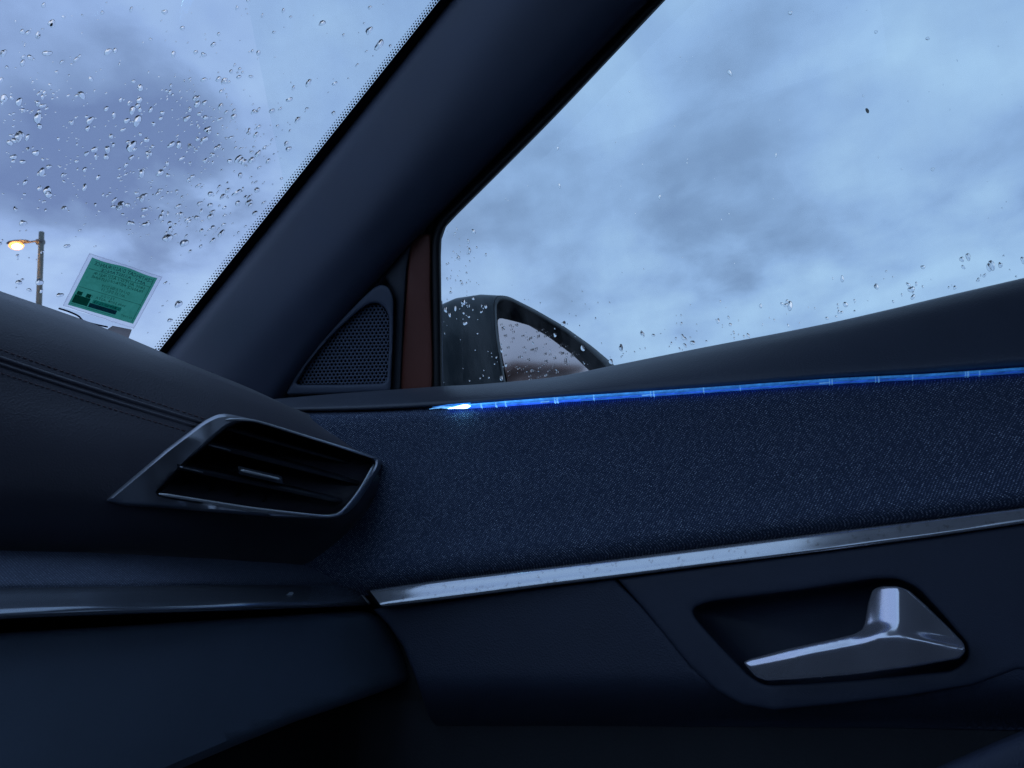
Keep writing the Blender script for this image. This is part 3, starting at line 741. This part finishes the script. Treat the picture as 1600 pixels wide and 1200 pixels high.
# wing mirror (outside the glass)
mn = Vector((-.42, -.90, -.06)).normalized(); m0 = PX(785, 520, .83)
def PM(px, py, off=0): return hit(px, py, m0-mn*off, mn)
MO = poly_round([(771, 470), (779, 461), (795, 463), (835, 483), (880, 509), (925, 541), (962, 572), (1010, 640), (1000, 720), (900, 760), (812, 745), (795, 660), (783, 590), (773, 520)], 9, 3)
MI = poly_round([(776, 476), (783, 469), (797, 471), (838, 493), (880, 518), (918, 547), (948, 576), (985, 640), (975, 705), (900, 740), (822, 728), (803, 660), (790, 596), (778, 520)], 8, 3)
MG = poly_round([(777, 496), (800, 501), (850, 515), (900, 540), (945, 572), (982, 640), (970, 700), (900, 735), (826, 725), (806, 660), (793, 598), (780, 530)], 8, 3)
ctrM = PM(880, 620); right = Vector((0, 0, 1)).cross(mn).normalized()
mirror = None
base = [PM(x, y) for x, y in MO]; rows = [[p for p in base]]
for s_, f_, dz in ((1.03, .022, .001), (1.04, .05, .0), (1.0, .09, -.004), (.88, .13, -.012), (.6, .165, -.02), (.2, .18, -.025)):
    rows.append([ctrM+(p-ctrM)*s_+Vector((-.05*f_, f_, dz))-Vector((f_*.15, 0, 0)) for p in base])
k = len(base); V = [v for r_ in rows for v in r_]
Fc = [(i*k+j, i*k+(j+1) % k, (i+1)*k+(j+1) % k, (i+1)*k+j) for i in range(len(rows)-1) for j in range(k)] + [tuple((len(rows)-1)*k+j for j in range(k))]
mirror = mkmesh('wing_mirror', V, Fc, M_HOUS, door)
relief('mirror_rim', MO, lambda x, y, d: PM(x, y, -.001+d), M_RIM, mirror, holes=[MI], step=8, rnd=3, depth=.003, skirt=.004)
rr1 = [PM(x, y, .001) for x, y in MI]; rr2 = [ctrM+(PM(x, y, .001)-ctrM)*.985+Vector((0, .02, 0)) for x, y in MI]
mkmesh('mirror_recess', rr1+rr2, [(j, (j+1) % len(MI), len(MI)+(j+1) % len(MI), len(MI)+j) for j in range(len(MI))], M_HOUS, mirror)
relief('mirror_glass', MG, lambda x, y, d: PM(x, y, .014+d), M_MIRROR, mirror, step=30, skirt=.003, smooth=False)
# arm to the door
V, Fc = tube([Vector((.62, .27, 1.20)), Vector((.70, .275, 1.22)), ctrM+Vector((-.05, .07, -.03))], [.03, .028, .03], 12, sq=.5)
mkmesh('mirror_arm', V, Fc, M_HOUS, mirror)

# house behind the car: what the wing mirror shows
def mref(px, py, yy):
    p = PM(px, py, .014); d = (p-CAM).normalized(); r = d-2*d.dot(mn)*mn
    return p+r*((yy-p.y)/r.y)
M_WALL, b = mat('pink_grey_render'); setp(b, rough=.9)
n = noise_tex(1.2, 6, .7); L(ramp(n.outputs['Fac'], [(.3, (.80, .66, .62)), (.7, (.88, .76, .72))]), b.inputs['Base Color'])
M_TILE, b = mat('brown_roof_tile'); setp(b, rough=.8)
n = noise_tex(4, 5, .7); L(ramp(n.outputs['Fac'], [(.3, (.13, .06, .045)), (.7, (.22, .11, .08))]), b.inputs['Base Color'])
M_WINF, b = mat('dark_window_glass'); setp(b, base=(.05, .05, .055), rough=.1)
HY = -11.0
e0, e1 = mref(782, 520, HY), mref(900, 600, HY); wz = mref(840, 583, HY).z; hx = sorted((mref(818, 583, HY).x, mref(876, 583, HY).x))
house = thing('house', Vector(((hx[0]+hx[1])/2, HY, 0)), 'small low house with brown roof, seen only in the wing mirror', 'house')
xa, xb = hx[0], hx[1]
def hbox(name, x0, x1, y0, y1, z0, z1, m, par):
    V = [(x, y, z) for x in (x0, x1) for y in (y0, y1) for z in (z0, z1)]
    return mkmesh(name, V, [(0, 1, 3, 2), (4, 6, 7, 5), (0, 4, 5, 1), (2, 3, 7, 6), (0, 2, 6, 4), (1, 5, 7, 3)], m, par, smooth=False)
hbox('wall', xa, xb, HY-7, HY, -.02, wz, M_WALL, house)
hbox('eaves', xa-.3, xb+.3, HY-7.3, HY+.35, wz+.003, wz+.10, M_TILE, house)
V = [(xa-.3, HY+.35, wz+.103), (xb+.3, HY+.35, wz+.103), (xb+.3, HY-3.5, wz+.55), (xa-.3, HY-3.5, wz+.55), (xb+.3, HY-7.3, wz+.103), (xa-.3, HY-7.3, wz+.103)]
mkmesh('roof', V, [(0, 1, 2, 3), (3, 2, 4, 5), (0, 3, 5), (1, 4, 2)], M_TILE, house, smooth=False)
for px0, px1, py0, py1 in ((826, 842, 592, 640), (852, 868, 592, 640)):
    a_, b_ = mref(px0, py0, HY), mref(px1, py1, HY); x0_, x1_ = sorted((a_.x, b_.x)); z0_, z1_ = sorted((a_.z, b_.z)); z0_ = max(z0_, .3)
    wf = hbox('window', x0_, x1_, HY+.002, HY+.05, z0_, z1_, M_TILE, house)
    hbox('window_glass', x0_+.08, x1_-.08, HY+.052, HY+.06, z0_+.08, z1_-.08, M_WINF, wf)

# ------------------------------------------------------------------ dashboard
dash = thing('dashboard', Vector((.30, .50, .5)), 'dark stitched dashboard with an angular air vent and gloss trim', 'dashboard')
def dy(pts): return [PY(x, y, Y) for x, y, Y in pts]
S0 = [(-300, 352, .47), (-150, 402, .455), (0, 456, .44), (150, 508, .425), (300, 571, .405), (430, 624, .375), (520, 664, .345), (580, 692, .318), (598, 708, .305)]
def shift(rows, dx, dyy, dY): return [(x+dx, y+dyy, Y+dY) for x, y, Y in rows]
sil = dy(S0)
back = [Vector((p.x+.02, p.y+.40, p.z-.03)) for p in sil]
mid_b = [Vector((p.x+.005, p.y+.05, p.z-.001)) for p in sil]
D1 = [(-300, 362, .458), (-150, 412, .443), (0, 466, .428), (150, 518, .412), (300, 581, .392), (430, 634, .362), (520, 674, .332), (582, 702, .305), (600, 716, .294)]
D2 = [(-300, 385, .448), (-150, 436, .433), (0, 490, .418), (150, 542, .401), (300, 603, .380), (430, 652, .350), (520, 688, .322), (582, 714, .296), (600, 726, .288)]
D3 = [(-300, 440, .441), (-150, 490, .426), (0, 545, .410), (150, 592, .393), (300, 648, .370), (430, 690, .342), (520, 714, .315), (580, 735, .293), (598, 742, .287)]
D4 = [(-300, 475, .439), (-150, 525, .424), (0, 580, .408), (150, 630, .389), (300, 672, .365), (430, 715, .338), (520, 738, .314), (575, 752, .294), (594, 756, .289)]
D5 = [(-300, 600, .432), (-150, 640, .415), (0, 680, .398), (150, 710, .379), (300, 740, .357), (430, 775, .333), (510, 795, .314), (560, 797, .300), (578, 790, .296)]
D6 = [(-300, 770, .425), (-150, 780, .412), (0, 790, .397), (150, 800, .379), (300, 815, .359), (430, 830, .340), (500, 838, .328), (535, 838, .320), (555, 832, .316)]
D7 = [(-300, 845, .440), (-150, 850, .428), (0, 857, .413), (150, 862, .397), (300, 868, .379), (400, 875, .363), (470, 882, .353), (510, 888, .347), (530, 890, .344)]
D8 = [(-300, 880, .47), (-150, 880, .46), (0, 885, .44), (150, 885, .425), (300, 890, .405), (400, 895, .385), (470, 900, .375), (510, 905, .370), (530, 905, .365)]
pad = loft('padded_top', [back, mid_b, sil, dy(D1), dy(D2), dy(D3), dy(D4), dy(D5), dy(D6), dy(D7), dy(D8)], M_LEATHER, dash, n=80, m=4)
# rounded outer end of the pad, turning away towards the door gap
ends = [r_[-1] for r_ in (D1, D2, D3, D4, D5, D6, D7)]
e0 = dy(ends); loft('pad_end', [e0, [p+Vector((.006, .012, 0)) for p in e0], [p+Vector((.006, .05, 0)) for p in e0], [p+Vector((-.01, .16, 0)) for p in e0]], M_LEATHER, dash, n=30, m=4)
# surface lookup for seam and stitches
def seam_line(x0, y0, x1, y1, n, bow):
    res = []
    for i in range(n):
        t = i/(n-1); res.append((x0+(x1-x0)*t, y0+(y1-y0)*t+bow*math.sin(math.pi*t)))
    return res
from mathutils.bvhtree import BVHTree
_o = Vector(dash['_org'])
bvh = BVHTree.FromPolygons([v.co+_o for v in pad.data.vertices], [tuple(p.vertices) for p in pad.data.polygons])
def on_pad(x, y, off):
    d = ray(x, y); h = bvh.ray_cast(CAM, d)[0]
    return h-d*off
for (x0, y0, x1, y1) in ((-60, 524, 322, 655), (-60, 562, 292, 674)):
    n_ = 40; pts = seam_line(x0, y0, x1, y1, n_+1, 2)
    proto = None
    for i in range(n_):
        a, b2 = pts[i], pts[i+1]
        p = on_pad(a[0], a[1], .0004); q = on_pad(a[0]+(b2[0]-a[0])*.70, a[1]+(b2[1]-a[1])*.70, .0004)
        if proto is None:
            V, Fc = tube([Vector((0, 0, 0)), Vector((.15, 0, 0)), Vector((.85, 0, 0)), Vector((1, 0, 0))], [.05, .12, .12, .05], 6)
            proto = bpy.data.meshes.new('stitch'); proto.from_pydata([tuple(v) for v in V], [], Fc); proto.materials.append(M_THREAD)
            for pl in proto.polygons: pl.use_smooth = True
        o = bpy.data.objects.new('stitch', proto); SC.collection.objects.link(o); o.parent = dash
        d = q-p; o.location = p-_o; o.rotation_euler = d.to_track_quat('X', 'Z').to_euler(); o.scale = (d.length,)*3
# two rounded folds of leather between the stitch rows
for (x0, y0, x1, y1, w) in ((-60, 540, 314, 661, .0017), (-60, 550, 304, 667, .0014)):
    pts = [on_pad(a[0], a[1], -.0005) for a in seam_line(x0, y0, x1, y1, 40, 2)]
    V, Fc = tube(pts, w, 10); mkmesh('seam_fold', V, Fc, M_LEATHER, dash)

# air vent
VO = [(163, 783), (200, 752), (262, 700), (318, 658), (338, 648), (352, 646), (378, 651), (420, 662), (560, 704), (590, 715), (598, 722), (594, 733), (562, 782), (546, 800), (528, 809), (508, 811), (430, 808), (330, 800), (250, 793), (190, 790)]
VI = [(247, 770), (266, 750), (300, 715), (335, 683), (352, 669), (366, 662), (384, 658), (402, 660), (540, 703), (580, 716), (586, 722), (582, 732), (560, 764), (540, 790), (528, 801), (512, 805), (490, 806), (400, 796), (310, 782), (254, 773)]
def vY(x): return .3480-(x-160)*.000150   # front plane of the vent
def PV(x, y, d): return PY(x, y, vY(x)+d)
VOs, VIs = poly_round(VO, 8, 3), poly_round(VI, 6, 3)
vent = relief('air_vent', VOs, PV, M_SATIN, dash, holes=[VIs], step=8, rnd=5, depth=.005, skirt=.03,
              fn=lambda x, y: (.006*sstep((262-x)/100) + .00014*max(0, y-685)*sstep((340-x)/60) + .006*sstep((335-x+0*(y-648))/80)))
# tunnel
r1 = [PV(x, y, .006) for x, y in VIs]; cx_, cy_ = 420, 735
r2 = [PV(cx_+(x-cx_)*.96, cy_+(y-cy_)*.93, .045) for x, y in VIs]
k = len(VIs)
mkmesh('vent_tunnel', r1+r2, [(j, (j+1) % k, k+(j+1) % k, k+j) for j in range(k)]+[tuple(range(k, 2*k))], M_SLAT, vent)
# thin bright bead on the upper and lower lips
for pts in ([(352, 656), (378, 655.5), (404, 659), (470, 679), (540, 701), (584, 715.5)], [(248, 771.5), (262, 774), (330, 784.5), (400, 795), (470, 803), (510, 806.5), (528, 803.5), (542, 791), (562, 765), (584, 726)]):
    V, Fc = tube(crom([PV(x, y, -.0005) for x, y in pts], 40), [.0002]+[.0009]*38+[.0003], 8); mkmesh('vent_bead', V, Fc, M_BRIGHT, vent)
def slat(xl, yl, xr, yr, dpt, rise, thick=.0016, name='vent_slat'):
    n_ = 16; V = []
    for i in range(n_):
        t = i/(n_-1); x = xl+(xr-xl)*t; y = yl+(yr-yl)*t
        f = PV(x, y, dpt); bk = PV(430+(x-430)*.9, y-8, dpt+.026)
        for (q_, dY, dz) in ((f, .0, thick), (f, -.0008, 0), (f, .0, -thick), (bk, 0, -thick), (bk, 0, thick)):
            V.append(q_+Vector((0, dY, dz)))
    Fc = [(i*5+j, i*5+(j+1) % 5, (i+1)*5+(j+1) % 5, (i+1)*5+j) for i in range(n_-1) for j in range(5)]
    Fc += [(0, 1, 2, 3, 4), tuple((n_-1)*5+j for j in range(5))[::-1]]
    return mkmesh(name, V, Fc, M_SLAT, vent, smooth=False)
slat(322, 694, 560, 754, .010, .010); slat(276, 729, 534, 783, .010, .008); slat(352, 668, 586, 734, .016, .008)
for (x0, y0, x1, y1) in ((326, 695, 360, 704), (281, 729.5, 317, 738)):
    V, Fc = tube([PV(x0, y0, .0085), PV(x1, y1, .0085)], .0005, 6); mkmesh('slat_edge', V, Fc, M_SATIN, vent)
V, Fc = tube([PV(376, 734.5, .004), PV(380, 735.5, .0035), PV(434, 748, .0035), PV(438, 749.5, .004)], [.0004, .0009, .0009, .0004], 8); mkmesh('vent_tab', V, Fc, M_BRIGHT, vent)
relief('tab_body', [(372, 728), (440, 744), (442, 756), (374, 741)], lambda x, y, d: PV(x, y, .006+d), M_SLAT, vent, step=8, skirt=.012)
# vertical vanes deep inside
for i in range(7):
    x = 300+i*40; yt = 672+i*9; 
    V = [PV(x+26, yt, .026), PV(x+24, yt, .027), PV(x-8, yt+85, .027), PV(x-6, yt+85, .026)]; V += [v+Vector((0, .014, 0)) for v in V]
    mkmesh('vent_vane', V, [(0, 1, 2, 3), (0, 4, 5, 1), (3, 2, 6, 7), (0, 3, 7, 4), (1, 5, 6, 2)], M_SLAT, vent, smooth=False)

# fabric ledge, gloss trim, recess, glovebox
FA = [(-300, 850, .445), (-150, 852, .432), (0, 858, .417), (200, 866, .392), (400, 877, .366), (480, 884, .350), (520, 893, .343), (548, 911, .330)]
FB = [(-300, 930, .395), (-150, 924, .382), (0, 919, .368), (200, 916, .350), (400, 914, .334), (480, 914, .327), (520, 913, .324), (550, 913, .322)]
loft('fabric_ledge', [dy(FA), dy([((a[0]+b2[0])/2, (a[1]*.45+b2[1]*.55), (a[2]*.5+b2[2]*.5)-.006) for a, b2 in zip(FA, FB)]), dy(FB), dy([(x, y+6, Y+.012) for x, y, Y in FB])], M_DFAB, dash, n=60, m=5)
GA = [(-300, 931, .390), (-150, 925, .377), (0, 919, .363), (200, 916, .345), (400, 914, .329), (500, 914, .321), (552, 914, .318)]
GB = [(-300, 1010, .372), (-150, 988, .358), (0, 968, .344), (200, 960, .328), (400, 953, .314), (520, 949, .307), (577, 946, .304)]
def gl(t, dY): return dy([(a[0]+(b2[0]-a[0])*t, a[1]+(b2[1]-a[1])*t, a[2]+(b2[2]-a[2])*t+dY) for a, b2 in zip(GA, GB)])
loft('gloss_trim', [gl(-.03, .012), gl(.0, .002), gl(.06, 0), gl(.4, -.002), gl(.75, -.0045), gl(.88, -.0045), gl(.96, -.002), gl(1.0, .003), gl(1.02, .03), gl(1.0, .06)], M_GLOSS, dash, n=70, m=3)
V, Fc = tube(crom([PY(553, 916, .318), PY(566, 930, .312), PY(578, 944, .306)], 8), .0008, 6); mkmesh('trim_end', V, Fc, M_SATIN, dash)
M_SCR, b = mat('scuff_mark'); setp(b, base=(.55, .6, .65), rough=.5)
relief('scuff_mark', crom([(441, 931), (448, 929), (453, 925), (459, 926), (455, 931), (447, 934)], 16, True), lambda x, y, d: PY(x, y, .3185+(459-x)*.0001-.0025+d), M_SCR, dash, step=4, skirt=.0003)
# recess behind / above glovebox
RA = [(-300, 985, .42), (0, 950, .395), (300, 940, .37), (560, 930, .345), (600, 950, .335)]
RB = [(-300, 1300, .42), (0, 1300, .395), (300, 1300, .37), (560, 1300, .36), (680, 1300, .35)]
loft('recess_panel', [dy(RA), dy(RB)], M_RUB, dash, n=30, m=2)
GBX = poly_round([(-320, 1022), (-150, 1002), (0, 989), (200, 977), (400, 964), (520, 956), (570, 954), (592, 962), (612, 986), (632, 1022), (647, 1062), (560, 1094), (460, 1128), (370, 1164), (280, 1202), (150, 1262), (0, 1335), (-320, 1480)], 14, 4)
def gY(x, y): return .352-(x)*.000085 - .00009*(y-960)*(.5)
relief('glovebox_lid', GBX, lambda x, y, d: PY(x, y, gY(x, y)+d), M_GLOVE, dash, step=20, rnd=12, depth=.009, skirt=.03)

# ------------------------------------------------------------------ cabin shell (roof, floor, far side) that shades the scene
M_HEAD = grained('headliner', (.55, .54, .56), .9, 900, .4)
def box(name, x0, x1, y0, y1, z0, z1, m, **k):
    V = [(x, y, z) for x in (x0, x1) for y in (y0, y1) for z in (z0, z1)]
    return mkmesh(name, V, [(0, 1, 3, 2), (4, 6, 7, 5), (0, 4, 5, 1), (2, 3, 7, 6), (0, 2, 6, 4), (1, 5, 7, 3)], m, smooth=False, props=k)
ST_ = {'kind': 'structure'}
box('roof_lining', -1.15, .50, -2.3, .02, 1.80, 1.84, M_HEAD, **ST_)
box('cabin_floor', -1.25, .62, -2.3, 1.2, .20, .24, M_CARPET_SHADE, **ST_)
box('cabin_side', -1.25, -1.17, -2.3, 1.0, .24, 1.30, M_LOWER, **ST_)
box('cabin_rear_wall', -1.17, .52, -2.3, -2.24, .24, 1.80, M_LOWER, **ST_)
box('door_pillar', .54, .62, -.80, -.60, .24, 1.80, M_LOWER, **ST_)
box('door_pillar', -1.22, -1.12, -.75, -.45, 1.30, 1.80, M_LOWER, **ST_)
box('rear_side', .54, .62, -2.24, -.80, .24, 1.32, M_LOWER, **ST_)
box('bulkhead', -1.17, .55, .85, .95, .24, 1.10, M_CARPET_SHADE, **ST_)

# ------------------------------------------------------------------ rain
def drop_geo(c, nrm, upv, r, asp, h, seed):
    """irregular flat dome of water: rings of an uneven outline; returns verts, faces"""
    rnd = random.Random(seed); tv = upv.cross(nrm).normalized(); uv = nrm.cross(tv).normalized()
    rot = rnd.uniform(-.5, .5); tv, uv = tv*math.cos(rot)+uv*math.sin(rot), uv*math.cos(rot)-tv*math.sin(rot)
    ns = 12; ph = [rnd.uniform(0, 6.28) for _ in range(3)]; am = [rnd.uniform(.05, .34), rnd.uniform(.05, .28), rnd.uniform(.02, .16)]
    V, Fc = [], []
    prof = [(1.0, 0), (.90, .19), (.74, .45), (.50, .75), (.25, .94)]
    for (s, z) in prof:
        for q in range(ns):
            w = 2*math.pi*q/ns
            rr_ = 1+am[0]*math.sin(w+ph[0])+am[1]*math.sin(2*w+ph[1])+am[2]*math.sin(3*w+ph[2])
            V.append(c+tv*math.cos(w)*r*s*rr_+uv*math.sin(w)*r*asp*s*rr_+nrm*h*r*z)
    V.append(c+nrm*h*r)
    for i in range(len(prof)-1):
        for q in range(ns): Fc.append((i*ns+q, i*ns+(q+1) % ns, (i+1)*ns+(q+1) % ns, (i+1)*ns+q))
    for q in range(ns): Fc.append(((len(prof)-1)*ns+q, (len(prof)-1)*ns+(q+1) % ns, len(prof)*ns))
    Fc.append(tuple(range(ns))[::-1])
    return V, Fc
def single_drop(V, Fc, c, label, group):
    o = mkmesh('raindrop', V, Fc, M_WATER, None, loc=c); o['label'] = label; o['category'] = 'raindrop'; o['group'] = group
Wout = -WN; Gout = -GN
big_w, small_w, big_g, small_g = [], [], [], []
rnd = random.Random(5)
def wok(x, y):
    return (x-232)*.777 - (572.5-y)*.6217 < -17 and y < 440+x*.37  # left of the dotted edge
tries = 0
CL = [(250, 210, 90, 60), (130, 230, 100, 70), (330, 170, 70, 60), (210, 300, 90, 50), (60, 150, 60, 70), (300, 330, 80, 40), (380, 240, 60, 50)]
while len(big_w)+len(small_w) < 820:
    if rnd.random() < .62:
        c = rnd.choice(CL); x, y = rnd.gauss(c[0], c[2]*.75), rnd.gauss(c[1], c[3]*.75)
    else: x, y = rnd.uniform(-20, 640), rnd.uniform(-10, 530)
    if not (-30 < x < 690 and -20 < y < 560 and wok(x, y)): continue
    if inside((x, y), [(135, 390), (258, 430), (212, 520), (92, 480)]): continue
    up_ = rnd.random(); s = 1.0+3.6*up_**3.2
    if y < 130: s *= .85
    (big_w if s > 3.0 else small_w).append((x, y, s))
# drops that stand out in the photograph
for q in ((30, 215, 5.0), (56, 238, 4.5), (148, 233, 4), (128, 148, 5), (60, 182, 5), (213, 188, 5.5), (262, 372, 6), (287, 381, 6.5), (228, 350, 5), (188, 320, 5), (75, 296, 5),
          (250, 270, 5), (221, 270, 5), (205, 230, 6), (279, 225, 4.5), (234, 240, 4.5), (328, 303, 4.5), (345, 365, 4.5), (316, 361, 4), (29, 442, 4), (278, 476, 5.5), (594, 68, 6), (576, 48, 4.5),
          (482, 130, 4), (464, 188, 4), (265, 500, 4), (63, 440, 4.5)): big_w.append(q)
u_w = (PW(200, 250)-CAM).length/FOC
def wlab(x, y, s):
    sz = 'large' if s > 4.2 else 'small'
    where = 'near the lit street lamp' if x < 110 and y > 330 else 'beside the green insurance sticker' if y > 380 and x > 80 else 'close to the dotted edge by the pillar' if x > 400 else \
        'high on the windscreen above the dark cloud' if y < 150 else 'in front of the dark cloud left of centre' if x < 200 else 'in the dense patch in front of the dark cloud' if y < 310 else 'on the pale sky above the green sticker'
    return sz+' clear raindrop on the windscreen '+where
for q, (x, y, s) in enumerate(big_w):
    c = PW(x, y, -.0012); r = s*.92*(c-CAM).length/FOC
    V, Fc = drop_geo(c, Wout, e_up, r*1.0, rnd.uniform(.9, 1.7), rnd.uniform(.12, .26), q)
    single_drop(V, Fc, c, wlab(x, y, s), 'large raindrops on the windscreen')
V, Fc = [], []
for q, (x, y, s) in enumerate(small_w):
    c = PW(x, y, -.0012); r = s*.92*(c-CAM).length/FOC
    v, f = drop_geo(c, Wout, e_up, r, rnd.uniform(.9, 2.0), rnd.uniform(.12, .3), 1000+q); b_ = len(V)
    V += v; Fc += [tuple(b_+i for i in ff) for ff in f]
o = mkmesh('fine_rain_on_windscreen', V, Fc, M_WATER, None, loc=PW(200, 250)); o['kind'] = 'stuff'; o['label'] = 'fine spray of small raindrops scattered over the windscreen'; o['category'] = 'rain'
# side window
def crest_y(x):
    for a, b2 in zip(CR, CR[1:]):
        if a[0] <= x <= b2[0]: return a[1]+(b2[1]-a[1])*(x-a[0])/(b2[0]-a[0])
    return 360
GL_BIG = [(727, 505, 4.5), (724, 472, 4.5), (696, 484, 4), (711, 482, 3), (733, 495, 2.6), (880, 506, 4.5), (867, 523, 4), (911, 543, 4.5), (955, 566, 4), (784, 547, 3.2), (783, 590, 3.5), (790, 570, 3),
          (1228, 477, 4), (1234, 478, 5), (1320, 475, 4.5), (1423, 452, 5), (1551, 414, 4.8), (1546, 420, 4), (1503, 405, 4), (1512, 402, 4), (1082, 535, 4.5), (1067, 527, 3.5), (970, 543, 4), (1316, 435, 3.5), (1370, 448, 3.5),
          (1505, 418, 3), (1598, 407, 3.5), (1140, 114, 3.5), (1449, 60, 3), (1368, 50, 2.5), (1030, 308, 3.5), (874, 290, 2.5), (1235, 20, 3.5), (871, 232, 2.5), (1212, 243, 2.5), (1458, 264, 3), (970, 545, 3.5), (1021, 524, 3)]
for i in range(150):
    x = rnd.choice([rnd.uniform(700, 760), rnd.uniform(692, 735), rnd.gauss(1110, 90), rnd.gauss(1350, 110), rnd.uniform(960, 1600)])
    y = rnd.uniform(355, 500) if x < 765 else crest_y(x)-abs(rnd.gauss(0, 26))-3
    if x < 692 or (x < 765 and y < 1050-x-10) or x > 1620: continue
    small_g.append((x, y, 1.0+2.2*rnd.random()**2))
for i in range(70): 
    x, y = rnd.uniform(780, 1600), rnd.uniform(5, 520)
    if y > crest_y(x)-5 or x+y < 1060: continue
    small_g.append((x, y, rnd.uniform(.6, 1.3)))
for i in range(70):
    x, y = rnd.uniform(693, 960), rnd.uniform(465, 600)
    if y < crest_y(x)-4: small_g.append((x, y, rnd.uniform(.7, 1.7)))
for q, (x, y, s) in enumerate(GL_BIG):
    c = PG(x, y, .0012); r = s*.92*(c-CAM).length/FOC
    V, Fc = drop_geo(c, Gout, Vector((0, 0, 1)), r*.8, rnd.uniform(1.0, 2.0), rnd.uniform(.12, .28), 3000+q)
    where = 'over the wing mirror' if x < 960 and y > 460 else 'by the front edge of the pane' if x < 760 else 'low down just above the sill' if y > crest_y(x)-70 else 'high up in front of open sky'
    single_drop(V, Fc, c, 'clear raindrop on the side window '+where, 'raindrops on the side window')
V, Fc = [], []
for q, (x, y, s) in enumerate(small_g):
    c = PG(x, y, .0012); r = s*.92*(c-CAM).length/FOC
    v, f = drop_geo(c, Gout, Vector((0, 0, 1)), r*.85, rnd.uniform(.9, 2.0), rnd.uniform(.14, .3), 5000+q); b_ = len(V)
    V += v; Fc += [tuple(b_+i for i in ff) for ff in f]
o = mkmesh('fine_rain_on_side_window', V, Fc, M_WATER, None, loc=PG(1100, 300)); o['kind'] = 'stuff'; o['label'] = 'fine spray of small raindrops along the side window edges'; o['category'] = 'rain'
# wet specks on the mirror glass
V, Fc = [], []
for i in range(230):
    x, y = rnd.uniform(778, 960), rnd.uniform(495, 640)
    if not inside((x, y), MG): continue
    c = PM(x, y, .0125); r = rnd.uniform(.7, 1.9)*(c-CAM).length/FOC
    v, f = drop_geo(c, mn, Vector((0, 0, 1)), r, rnd.uniform(.9, 1.5), rnd.uniform(.4, .7), 7000+i); b_ = len(V)
    V += v; Fc += [tuple(b_+k_ for k_ in ff) for ff in f]
o = mkmesh('fine_rain_on_mirror', V, Fc, M_WATER, None, loc=PM(850, 560)); o['kind'] = 'stuff'; o['label'] = 'fine raindrops speckling the wing mirror glass'; o['category'] = 'rain'

for o in bpy.data.objects:
    if '_org' in o: del o['_org']
    for k_ in ():
        pass
